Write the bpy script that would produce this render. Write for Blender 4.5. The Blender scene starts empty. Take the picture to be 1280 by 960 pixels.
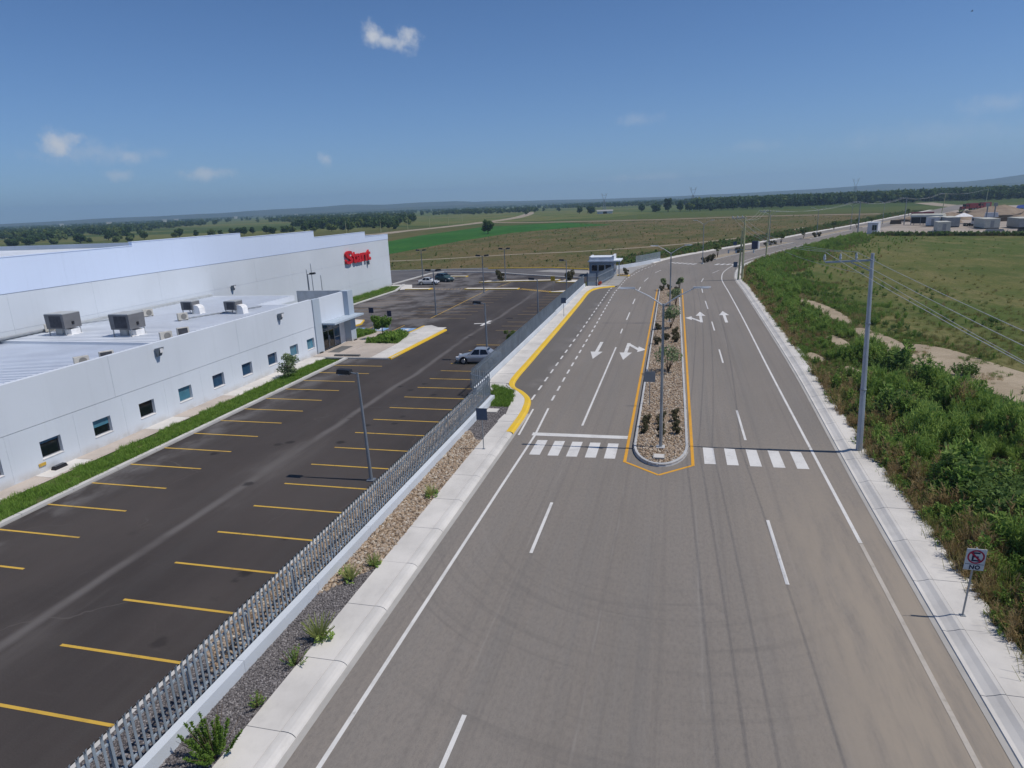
import bpy, math, random
import numpy as np
from mathutils import Vector, Matrix, Euler
R = math.radians
rnd = random.Random(7)
nr = np.random.default_rng(11)
scn = bpy.context.scene
COL = scn.collection

# ------------------------------------------------------------------ camera
cam_d = bpy.data.cameras.new('camera'); cam = bpy.data.objects.new('camera', cam_d); COL.objects.link(cam)
cam_d.sensor_width = 36.0; cam_d.lens = 825.0 / 1280.0 * 36.0
cam_d.clip_start = 0.1; cam_d.clip_end = 30000
right = Vector((0.96996, 0.23999, -0.03981)); up = Vector((-0.02598, 0.26490, 0.96393)); back = right.cross(up)
cam.matrix_world = Matrix((
    (right.x, up.x, back.x, 0.0), (right.y, up.y, back.y, 0.0), (right.z, up.z, back.z, 14.0), (0, 0, 0, 1)))
scn.camera = cam

# ------------------------------------------------------------------ world, sun, exposure
SUN_EL = 58.5
world = bpy.data.worlds.new('World'); scn.world = world; world.use_nodes = True
wt = world.node_tree; wt.nodes.clear()
def wn(t, **k):
    n = wt.nodes.new(t)
    for a, b in k.items(): setattr(n, a, b)
    return n
sky = wn('ShaderNodeTexSky', sky_type='NISHITA', sun_disc=False, sun_elevation=R(SUN_EL), sun_rotation=R(90.0),
         altitude=1900.0, air_density=0.85, dust_density=0.6, ozone_density=4.5)
bg = wn('ShaderNodeBackground'); bg.inputs['Strength'].default_value = 0.092
wo = wn('ShaderNodeOutputWorld'); tc = wn('ShaderNodeTexCoord')
# soft clouds: noisy ellipses at fixed directions of the sky
nz = wn('ShaderNodeTexNoise'); nz.inputs['Scale'].default_value = 48.0; nz.inputs['Detail'].default_value = 6.0; nz.inputs['Roughness'].default_value = 0.6
wt.links.new(tc.outputs['Generated'], nz.inputs['Vector'])
CLOUDS = [((-.4010, .8895, .2215), .014, .013, .9), ((-.3830, .8985, .2150), .030, .0075, .75), ((-.3610, .9085, .2140), .017, .013, .9),
          ((-.7252, .6825, .0905), .022, .015, .9), ((-.6990, .7100, .0810), .065, .012, .30), ((-.6730, .7360, .0775), .013, .009, .5),
          ((-.6066, .7932, .0534), .030, .008, .6), ((-.6854, .7261, .0543), .013, .006, .4),
          ((-.4807, .8741, .0699), .009, .008, .55), ((-.0586, .9928, .1048), .030, .009, .24),
          ((-.0525, .9982, .0284), .060, .006, .22), ((.0900, .9950, .0620), .030, .007, .15), ((.3498, .9326, .0889), .035, .010, .22),
          ((.30, .950, .0600), .110, .014, .12)]
acc = None
for d, sx, sy, amt in CLOUDS:
    d = Vector(d).normalized(); rx = Vector((d.y, -d.x, 0)).normalized(); uy = rx.cross(d).normalized()
    if uy.z < 0: uy = -uy
    def dot(v, s, off):
        m = wn('ShaderNodeVectorMath', operation='DOT_PRODUCT'); wt.links.new(tc.outputs['Generated'], m.inputs[0]); m.inputs[1].default_value = v / s
        return m.outputs['Value']
    a = dot(rx, sx, 0); b = dot(uy, sy, 0); c = dot(d, 1, 0)
    b2 = wn('ShaderNodeMath', operation='ADD'); wt.links.new(b, b2.inputs[0]); b2.inputs[1].default_value = 0.0
    aa = wn('ShaderNodeMath', operation='MULTIPLY'); wt.links.new(a, aa.inputs[0]); wt.links.new(a, aa.inputs[1])
    bb = wn('ShaderNodeMath', operation='MULTIPLY'); wt.links.new(b2.outputs[0], bb.inputs[0]); wt.links.new(b2.outputs[0], bb.inputs[1])
    s = wn('ShaderNodeMath', operation='ADD'); wt.links.new(aa.outputs[0], s.inputs[0]); wt.links.new(bb.outputs[0], s.inputs[1])
    q = wn('ShaderNodeMath', operation='SQRT'); wt.links.new(s.outputs[0], q.inputs[0])
    nn = wn('ShaderNodeMath', operation='MULTIPLY_ADD'); wt.links.new(nz.outputs['Fac'], nn.inputs[0]); nn.inputs[1].default_value = 3.0; nn.inputs[2].default_value = -1.5
    q2 = wn('ShaderNodeMath', operation='ADD'); wt.links.new(q.outputs[0], q2.inputs[0]); wt.links.new(nn.outputs[0], q2.inputs[1])
    mr = wn('ShaderNodeMapRange', interpolation_type='SMOOTHSTEP'); wt.links.new(q2.outputs[0], mr.inputs['Value'])
    mr.inputs['From Min'].default_value = 1.45; mr.inputs['From Max'].default_value = -0.15
    mr.inputs['To Min'].default_value = 0.0; mr.inputs['To Max'].default_value = amt
    fr = wn('ShaderNodeMath', operation='GREATER_THAN'); wt.links.new(c, fr.inputs[0]); fr.inputs[1].default_value = 0.5
    fm = wn('ShaderNodeMath', operation='MULTIPLY'); wt.links.new(mr.outputs[0], fm.inputs[0]); wt.links.new(fr.outputs[0], fm.inputs[1])
    if acc is None: acc = fm
    else:
        mx = wn('ShaderNodeMath', operation='MAXIMUM'); wt.links.new(acc.outputs[0], mx.inputs[0]); wt.links.new(fm.outputs[0], mx.inputs[1]); acc = mx
cm = wn('ShaderNodeMixRGB'); cm.inputs['Color2'].default_value = (6.2, 6.5, 7.0, 1)
wt.links.new(acc.outputs[0], cm.inputs['Fac'])
hs = wn('ShaderNodeMixRGB', blend_type='MULTIPLY'); hs.inputs['Fac'].default_value = 1.0; hs.inputs['Color2'].default_value = (0.66, 0.90, 1.10, 1)
wt.links.new(sky.outputs[0], hs.inputs['Color1'])
sz = wn('ShaderNodeSeparateXYZ'); wt.links.new(tc.outputs['Generated'], sz.inputs[0])
hk = wn('ShaderNodeMath', operation='MULTIPLY'); wt.links.new(sz.outputs[2], hk.inputs[0]); hk.inputs[1].default_value = -9.0
he = wn('ShaderNodeMath', operation='EXPONENT'); wt.links.new(hk.outputs[0], he.inputs[0])
hf = wn('ShaderNodeMath', operation='MULTIPLY', use_clamp=True); wt.links.new(he.outputs[0], hf.inputs[0]); hf.inputs[1].default_value = 0.70
hm_ = wn('ShaderNodeMixRGB'); wt.links.new(hf.outputs[0], hm_.inputs['Fac']); wt.links.new(hs.outputs[0], hm_.inputs['Color1']); hm_.inputs['Color2'].default_value = (2.65, 3.40, 4.45, 1)
wt.links.new(hm_.outputs[0], cm.inputs['Color1'])
wt.links.new(cm.outputs[0], bg.inputs['Color']); wt.links.new(bg.outputs[0], wo.inputs['Surface'])

sd = bpy.data.lights.new('sun', 'SUN'); sd.energy = 3.6; sd.angle = R(0.53); sd.color = (1.0, 0.94, 0.855)
sun = bpy.data.objects.new('sun', sd); COL.objects.link(sun)
sun.rotation_euler = Vector((math.cos(R(SUN_EL)), 0.02, math.sin(R(SUN_EL)))).to_track_quat('Z', 'Y').to_euler()
sun.location = (60, 0, 100)
scn.view_settings.view_transform = 'Standard'; scn.view_settings.look = 'None'
scn.view_settings.exposure = 0.0; scn.view_settings.gamma = 1.0; scn.view_settings.use_curve_mapping = False
scn.cycles.volume_bounces = 1 if hasattr(scn, 'cycles') else 0

# ------------------------------------------------------------------ materials
MATS = {}
class NT:
    def __init__(s, name):
        s.m = bpy.data.materials.new(name); s.m.use_nodes = True; s.t = s.m.node_tree
        s.b = s.t.nodes['Principled BSDF']; s.geo = s.t.nodes.new('ShaderNodeNewGeometry'); s.P = s.geo.outputs['Position']
    def n(s, t, **k):
        x = s.t.nodes.new(t)
        for a, b in k.items(): setattr(x, a, b)
        return x
    def l(s, a, b): s.t.links.new(a, b)
    def val(s, x, sock):
        if isinstance(x, (int, float)): sock.default_value = x
        elif isinstance(x, tuple): sock.default_value = (*x, 1)[:4] if sock.type == 'RGBA' else x
        else: s.l(x, sock)
    def noise(s, scale, detail=4, rough=0.55, stretch=None, vec=None, dist=0.0):
        v = vec or s.P
        if stretch:
            m = s.n('ShaderNodeMapping'); m.inputs['Scale'].default_value = stretch; s.l(v, m.inputs['Vector']); v = m.outputs[0]
        x = s.n('ShaderNodeTexNoise'); x.inputs['Scale'].default_value = scale; x.inputs['Detail'].default_value = detail
        x.inputs['Roughness'].default_value = rough; x.inputs['Distortion'].default_value = dist; s.l(v, x.inputs['Vector']); return x.outputs['Fac']
    def ramp(s, fac, a, b, lo=0.0, hi=1.0):
        r = s.n('ShaderNodeMapRange', interpolation_type='SMOOTHSTEP'); s.l(fac, r.inputs['Value'])
        r.inputs['From Min'].default_value = a; r.inputs['From Max'].default_value = b
        r.inputs['To Min'].default_value = lo; r.inputs['To Max'].default_value = hi; return r.outputs[0]
    def mix(s, fac, a, b, mode='MIX'):
        x = s.n('ShaderNodeMixRGB', blend_type=mode); s.val(fac, x.inputs['Fac']); s.val(a, x.inputs['Color1']); s.val(b, x.inputs['Color2']); return x.outputs[0]
    def math(s, op, a, b=0.0, c=0.0):
        x = s.n('ShaderNodeMath', operation=op); s.val(a, x.inputs[0]); s.val(b, x.inputs[1]); s.val(c, x.inputs[2]); return x.outputs[0]
    def xyz(s, v=None):
        x = s.n('ShaderNodeSeparateXYZ'); s.l(v or s.P, x.inputs[0]); return x.outputs
    def bump(s, h, strength=0.3, dist=0.02):
        x = s.n('ShaderNodeBump'); x.inputs['Strength'].default_value = strength; x.inputs['Distance'].default_value = dist
        s.l(h, x.inputs['Height']); s.l(x.outputs[0], s.b.inputs['Normal'])
    def done(s, color, rough=0.8, metal=0.0, spec=0.3):
        s.val(color, s.b.inputs['Base Color']); s.val(rough, s.b.inputs['Roughness']); s.b.inputs['Metallic'].default_value = metal
        s.b.inputs['Specular IOR Level'].default_value = spec; return s.m

def simple(name, col, rough=0.6, metal=0.0, var=0.12, scale=1.5, spec=0.3, fine=None):
    if name in MATS: return MATS[name]
    s = NT(name)
    d = tuple(c * (1 - var) for c in col); u = tuple(min(1, c * (1 + var * .6)) for c in col)
    f = s.ramp(s.noise(scale, 5, .6), .3, .7)
    c = s.mix(f, d, u)
    if fine: c = s.mix(s.ramp(s.noise(fine, 3, .6), .35, .65, 0, .35), c, tuple(x * .6 for x in col))
    MATS[name] = s.done(c, rough, metal, spec); return MATS[name]

def lin(r, g, b):
    f = lambda c: ((c / 255 + .055) / 1.055) ** 2.4 if c > 10 else c / 255 / 12.92
    return (f(r), f(g), f(b))

def mk_road():
    s = NT('road_asphalt'); x, y, z = s.xyz()
    base = s.mix(s.ramp(s.noise(.09, 5, .6, (1, .35, 1)), .3, .7), (.208, .186, .163), (.252, .225, .199))
    # lengthwise wheel lanes
    st = s.noise(1.0, 4, .6, (1.1, .035, 1)); base = s.mix(s.ramp(st, .42, .68, 0, .38), base, (.200, .190, .178))
    st2 = s.noise(1.0, 3, .6, (2.6, .02, 1)); base = s.mix(s.ramp(st2, .50, .68, 0, .26), base, (.130, .121, .115))
    base = s.mix(s.ramp(s.noise(9, 6, .75, (1, .45, 1)), .40, .72, 0, .42), base, (.118, .110, .104))
    base = s.mix(s.ramp(s.noise(34, 4, .75), .46, .72, 0, .50), base, (.085, .080, .076))
    base = s.mix(s.ramp(s.noise(21, 4, .75), .56, .74, 0, .45), base, (.290, .270, .250))
    base = s.mix(s.ramp(s.noise(1.0, 5, .65, (7.0, .05, 1)), .52, .70, 0, .22), base, (.235, .220, .205))
    # paving seams between the laid strips
    seam = None
    for xc in (-5.95, -2.4, 1.0, 4.6):
        wob = s.math('MULTIPLY_ADD', s.noise(.25, 2), .25, xc - .125)
        d = s.math('ABSOLUTE', s.math('SUBTRACT', x, wob)); w = s.ramp(d, .0, .07, 1, 0)
        seam = w if seam is None else s.math('MAXIMUM', seam, w)
    base = s.mix(s.math('MULTIPLY', seam, s.ramp(s.noise(.35, 3), .4, .62, 0, .55)), base, (.255, .235, .215))
    # faint tyre arcs of lorries turning round the median
    for cx, cy, rmin, rmax, amt, dk in ((-.6, 28.0, 4.5, 17.0, .30, (.120, .112, .106)), (4.5, 24.0, 2.6, 9.0, .20, (.125, .115, .108)), (-19.0, 12.0, 14.0, 22.0, .20, (.120, .112, .106)), (18.0, 9.0, 9.0, 17.5, .30, (.112, .102, .094))):
        dx = s.math('SUBTRACT', x, cx); dy = s.math('SUBTRACT', y, cy); rr = s.math('SQRT', s.math('ADD', s.math('MULTIPLY', dx, dx), s.math('MULTIPLY', dy, dy))); an = s.math('ARCTAN2', dy, dx)
        cb = s.n('ShaderNodeCombineXYZ'); s.l(s.math('MULTIPLY', rr, 2.6), cb.inputs[0]); s.l(s.math('MULTIPLY', an, .9), cb.inputs[1]); cb.inputs[2].default_value = cx
        nn_ = s.noise(1.0, 4, .65, vec=cb.outputs[0]); msk = s.math('MULTIPLY', s.ramp(rr, rmin, rmin + 1.5), s.ramp(rr, rmax, rmax - 4.0))
        low = s.ramp(y, cy + 2.0, cy - 3.0)
        base = s.mix(s.math('MULTIPLY', s.math('MULTIPLY', msk, low), s.ramp(nn_, .52, .70, 0, amt)), base, dk)
        base = s.mix(s.math('MULTIPLY', s.math('MULTIPLY', msk, low), s.ramp(nn_, .42, .28, 0, amt * .6)), base, (.255, .238, .220))
    # pale tan dust carried out of the verge on the near right side
    dx = s.ramp(s.math('ADD', x, s.math('MULTIPLY', s.noise(.2, 4), 3.0)), 3.0, 8.4); dy = s.ramp(y, 44, 20)
    dust = s.math('MULTIPLY', s.math('MULTIPLY', dx, dy), s.ramp(s.noise(.8, 6, .7, (2.2, .25, 1)), .25, .62, .25, 1.0))
    base = s.mix(dust, base, (.300, .258, .210))
    # dark stain and worn band in the lay-by
    bay = s.math('MULTIPLY', s.ramp(x, -9.9, -10.6), s.ramp(y, 43, 46)); base = s.mix(s.math('MULTIPLY', bay, .55), base, (.085, .082, .080))
    base = s.mix(s.math('MULTIPLY', s.math('MULTIPLY', bay, s.ramp(x, -12.6, -10.4)), s.ramp(s.noise(.30, 4), .48, .66, 0, .7)), base, (.21, .195, .185))
    s.bump(s.noise(60, 3, .7), .25, .01)
    return s.done(base, .86, 0, .25)

def mk_lot():
    s = NT('parking_asphalt'); x, y, z = s.xyz()
    c = s.mix(s.ramp(s.noise(.12, 5, .62, (1, .5, 1)), .3, .72), (.046, .0395, .038), (.076, .065, .061))
    c = s.mix(s.ramp(s.noise(1.0, 4, .6, (.9, .06, 1)), .45, .7, 0, .4), c, (.070, .064, .062))
    c = s.mix(s.ramp(s.noise(24, 4, .7), .42, .72, 0, .45), c, (.028, .025, .025))
    c = s.mix(s.ramp(s.noise(17, 4, .75), .55, .74, 0, .45), c, (.085, .077, .074)); c = s.mix(s.ramp(s.noise(1.0, 5, .7, (.25, 3.0, 1)), .56, .72, 0, .22), c, (.075, .068, .066))
    a = s.math('ABSOLUTE', s.math('SUBTRACT', x, s.math('MULTIPLY_ADD', s.noise(.07, 3), 1.6, -23.2)))
    c = s.mix(s.math('MULTIPLY', s.ramp(a, .05, .42, 1, 0), s.ramp(s.noise(.25, 4), .3, .6, .35, .9)), c, (.128, .118, .115))
    c = s.mix(s.math('MULTIPLY', s.ramp(a, .3, 2.2, 1, 0), s.ramp(s.noise(.16, 5, .65, (1.5, .35, 1)), .46, .66, 0, .6)), c, (.120, .110, .105))
    k = s.math('MULTIPLY', s.ramp(x, -28.2, -30.8), s.ramp(s.noise(.33, 5, .6, (1, .6, 1)), .42, .60, 0, .75))
    c = s.mix(k, c, (.155, .148, .148))
    f = s.math('MULTIPLY', s.ramp(y, 70, 84), s.ramp(x, -38, -41)); c = s.mix(s.math('MULTIPLY', f, s.ramp(s.noise(.24, 4, .6, (.5, 1.6, 1)), .46, .6, 0, .8)), c, (.18, .165, .16))
    f2 = s.ramp(s.noise(.42, 2, .4, (1, 1, 1)), .70, .735, 0, .45); c = s.mix(f2, c, (.062, .055, .051))
    v = s.n('ShaderNodeTexVoronoi', feature='F1'); v.inputs['Scale'].default_value = .55; s.l(s.P, v.inputs['Vector']); sv = s.n('ShaderNodeSeparateColor'); s.l(v.outputs['Color'], sv.inputs[0])
    spot = s.math('MULTIPLY', s.ramp(s.math('ADD', v.outputs['Distance'], s.math('MULTIPLY', s.noise(3.0, 4), .25)), .34, .20), s.ramp(sv.outputs[0], .62, .70)); c = s.mix(s.math('MULTIPLY', spot, .75), c, (.018, .016, .016))
    crk = s.n('ShaderNodeTexVoronoi', feature='DISTANCE_TO_EDGE'); crk.inputs['Scale'].default_value = .16; mpv = s.n('ShaderNodeVectorMath', operation='ADD'); nzv = s.n('ShaderNodeTexNoise'); nzv.inputs['Scale'].default_value = .8; s.l(s.P, nzv.inputs['Vector']); s.l(s.P, mpv.inputs[0]); s.l(nzv.outputs['Color'], mpv.inputs[1]); s.l(mpv.outputs[0], crk.inputs['Vector'])
    c = s.mix(s.math('MULTIPLY', s.ramp(crk.outputs['Distance'], .006, .0), s.ramp(s.noise(.2, 3), .50, .62, 0, .7)), c, (.10, .09, .085))
    s.bump(s.noise(55, 3, .7), .25, .01)
    return s.done(c, .88, 0, .22)

def mk_ground():
    s = NT('open_land'); x, y, z = s.xyz()
    c = s.mix(s.ramp(s.noise(.010, 6, .6), .34, .66), (.078, .088, .028), (.135, .118, .052))
    c = s.mix(s.ramp(s.noise(.055, 6, .65, (1, .5, 1)), .42, .68, 0, .8), c, (.062, .088, .028))
    c = s.mix(s.ramp(s.noise(.35, 5, .65, (1, .35, 1)), .50, .72, 0, .6), c, (.155, .118, .066))
    c = s.mix(s.ramp(s.noise(1.9, 4, .65), .45, .70, 0, .55), c, (.040, .050, .018))
    # farmland far away: strips of different crops
    v = s.n('ShaderNodeTexVoronoi', feature='F1'); v.inputs['Scale'].default_value = .0052
    mp = s.n('ShaderNodeMapping'); mp.inputs['Rotation'].default_value = (0, 0, .35); mp.inputs['Scale'].default_value = (.45, 1.5, 1); s.l(s.P, mp.inputs[0]); s.l(mp.outputs[0], v.inputs['Vector'])
    cr = s.n('ShaderNodeValToRGB'); e = cr.color_ramp.elements
    e[0].position = 0; e[0].color = (.075, .105, .032, 1); e[1].position = 1; e[1].color = (.165, .150, .065, 1)
    for p, q in ((.3, (.05, .085, .025)), (.5, (.13, .14, .05)), (.72, (.085, .12, .04))):
        k = e.new(p); k.color = (*q, 1)
    sv = s.n('ShaderNodeSeparateColor'); s.l(v.outputs['Color'], sv.inputs[0]); s.l(sv.outputs[0], cr.inputs[0]); cr.color_ramp.interpolation = 'CONSTANT'
    far = s.ramp(s.math('SQRT', s.math('ADD', s.math('MULTIPLY', x, x), s.math('MULTIPLY', y, y))), 430, 560)
    c = s.mix(s.math('MULTIPLY', far, .8), c, cr.outputs[0])
    s.bump(s.noise(1.4, 5, .7), .6, .25)
    return s.done(c, .95, 0, .05)

def mk_field(name, a, b, dry, g, scale=.05):
    s = NT(name)
    c = s.mix(s.ramp(s.noise(scale, 6, .66, (1, .55, 1)), .40, .60), a, b)
    c = s.mix(s.ramp(s.noise(scale * 4, 7, .72, (1, .4, 1)), .46, .64, 0, .85), c, dry)
    c = s.mix(s.ramp(s.noise(scale * 2.3, 6, .7, (.8, .45, 1)), .52, .66, 0, .75), c, g)
    c = s.mix(s.ramp(s.noise(.55, 6, .72, (1, .35, 1)), .46, .70, 0, .50), c, g)
    c = s.mix(s.ramp(s.noise(3.2, 6, .78, (1, .35, 1)), .42, .68, 0, .60), c, tuple(q * .55 for q in g))
    c = s.mix(s.ramp(s.noise(4.4, 5, .75, (1, .35, 1)), .55, .75, 0, .40), c, tuple(min(1, q * 1.25) for q in dry))
    s.bump(s.noise(3.0, 6, .75), .35, .15)
    return s.done(c, .95, 0, .05)

def mk_dirt(name, a, b, scale=.3):
    s = NT(name); c = s.mix(s.ramp(s.noise(scale, 6, .65), .3, .7), a, b)
    c = s.mix(s.ramp(s.noise(9, 4, .7), .45, .7, 0, .4), c, tuple(q * .62 for q in a)); s.bump(s.noise(4, 5, .7), .5, .08); return s.done(c, .95, 0, .1)

def mk_concrete(name, col, dark=.78, rough=.85, grime=.25):
    s = NT(name); d = tuple(q * dark for q in col)
    c = s.mix(s.ramp(s.noise(.35, 6, .62), .32, .72), col, d)
    c = s.mix(s.ramp(s.noise(2.2, 5, .65, (1, .5, 1)), .5, .75, 0, grime), c, tuple(q * .55 for q in col))
    c = s.mix(s.ramp(s.noise(40, 3, .7), .4, .7, 0, .2), c, tuple(q * .7 for q in col)); s.bump(s.noise(30, 4, .7), .2, .01)
    oi = s.n('ShaderNodeObjectInfo'); c = s.mix(s.math('MULTIPLY', oi.outputs['Random'], .16), c, tuple(q * .62 for q in col))
    return s.done(c, rough, 0, .2)

def mk_paint(name, col, under, wear=.5, rough=.6):
    s = NT(name)
    w = s.ramp(s.noise(1.4, 6, .7), .58, .74, 0, wear); w2 = s.ramp(s.noise(16, 4, .75), .56, .72, 0, wear * .7)
    c = s.mix(s.math('MAXIMUM', w, w2), col, under); c = s.mix(s.ramp(s.noise(.8, 5, .7), .46, .72, 0, wear * .55), c, under); c = s.mix(s.ramp(s.noise(.5, 4), .4, .7, 0, .25), c, tuple(q * .75 for q in col))
    return s.done(c, rough, 0, .25)

def mk_panelwall(name, col, stain=.10):
    s = NT(name); x, y, z = s.xyz()
    c = s.mix(s.ramp(s.noise(.10, 5, .55), .3, .7), col, tuple(q * (1 - stain) for q in col))
    c = s.mix(s.ramp(s.noise(1.0, 4, .6, (1, 2.2, .12)), .52, .75, 0, .16), c, tuple(q * .72 for q in col))
    c = s.mix(s.ramp(s.noise(1.0, 5, .7, (1, 5.5, .08)), .56, .74, 0, .13), c, tuple(q * .60 for q in col))
    c = s.mix(s.math('MULTIPLY', s.ramp(z, .75, .10), s.ramp(s.noise(.9, 5, .65), .35, .65, .15, .6)), c, (.42, .37, .31))
    s.bump(s.noise(18, 4, .6), .06, .01)
    return s.done(c, .72, 0, .25)

def mk_gravel(name, a, b, c3, scale):
    s = NT(name); v = s.n('ShaderNodeTexVoronoi', feature='F1'); v.inputs['Scale'].default_value = scale; s.l(s.P, v.inputs['Vector'])
    sv = s.n('ShaderNodeSeparateColor'); s.l(v.outputs['Color'], sv.inputs[0])
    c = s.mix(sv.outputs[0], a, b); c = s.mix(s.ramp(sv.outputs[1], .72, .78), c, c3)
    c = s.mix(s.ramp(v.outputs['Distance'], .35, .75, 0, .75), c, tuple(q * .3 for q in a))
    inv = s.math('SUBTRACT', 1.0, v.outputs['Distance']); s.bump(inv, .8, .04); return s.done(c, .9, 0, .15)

def mk_pebble(name, cols):
    s = NT(name); oi = s.n('ShaderNodeObjectInfo'); cr = s.n('ShaderNodeValToRGB'); e = cr.color_ramp.elements
    e[0].color = (*cols[0], 1); e[1].color = (*cols[-1], 1)
    for i, q in enumerate(cols[1:-1]): k = e.new((i + 1) / (len(cols) - 1)); k.color = (*q, 1)
    s.l(oi.outputs['Random'], cr.inputs[0]); c = s.mix(s.ramp(s.noise(30, 3), .4, .7, 0, .3), cr.outputs[0], tuple(q * .5 for q in cols[0]))
    return s.done(c, .85, 0, .2)

def mk_leaf(name, a, b, tip=None, trans=.34, island=True, gain=1.9):
    a, b = (tuple(q * gain for q in c) for c in (a, b)); tip = tuple(q * gain for q in tip) if tip else None
    s = NT(name); oi = s.n('ShaderNodeObjectInfo')
    f = s.math('ADD', s.math('MULTIPLY', oi.outputs['Random'], .6), s.math('MULTIPLY', s.geo.outputs['Random Per Island'] if island else s.noise(2.0), .4))
    c = s.mix(f, a, b)
    if tip: c = s.mix(s.ramp(s.geo.outputs['Random Per Island'], .80, .92, 0, .9), c, tip)
    s.done(c, .7, 0, .15)
    tr = s.n('ShaderNodeBsdfTranslucent'); s.l(c, tr.inputs[0]); ms = s.n('ShaderNodeMixShader'); ms.inputs[0].default_value = trans
    s.l(s.b.outputs[0], ms.inputs[1]); s.l(tr.outputs[0], ms.inputs[2]); s.l(ms.outputs[0], s.t.nodes['Material Output'].inputs['Surface'])
    return s.m

def mk_glass(name, col, rough=.08):
    s = NT(name); c = s.mix(s.ramp(s.noise(.8, 3), .3, .7), col, tuple(q * .7 for q in col)); return s.done(c, rough, 0, .6)

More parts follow.
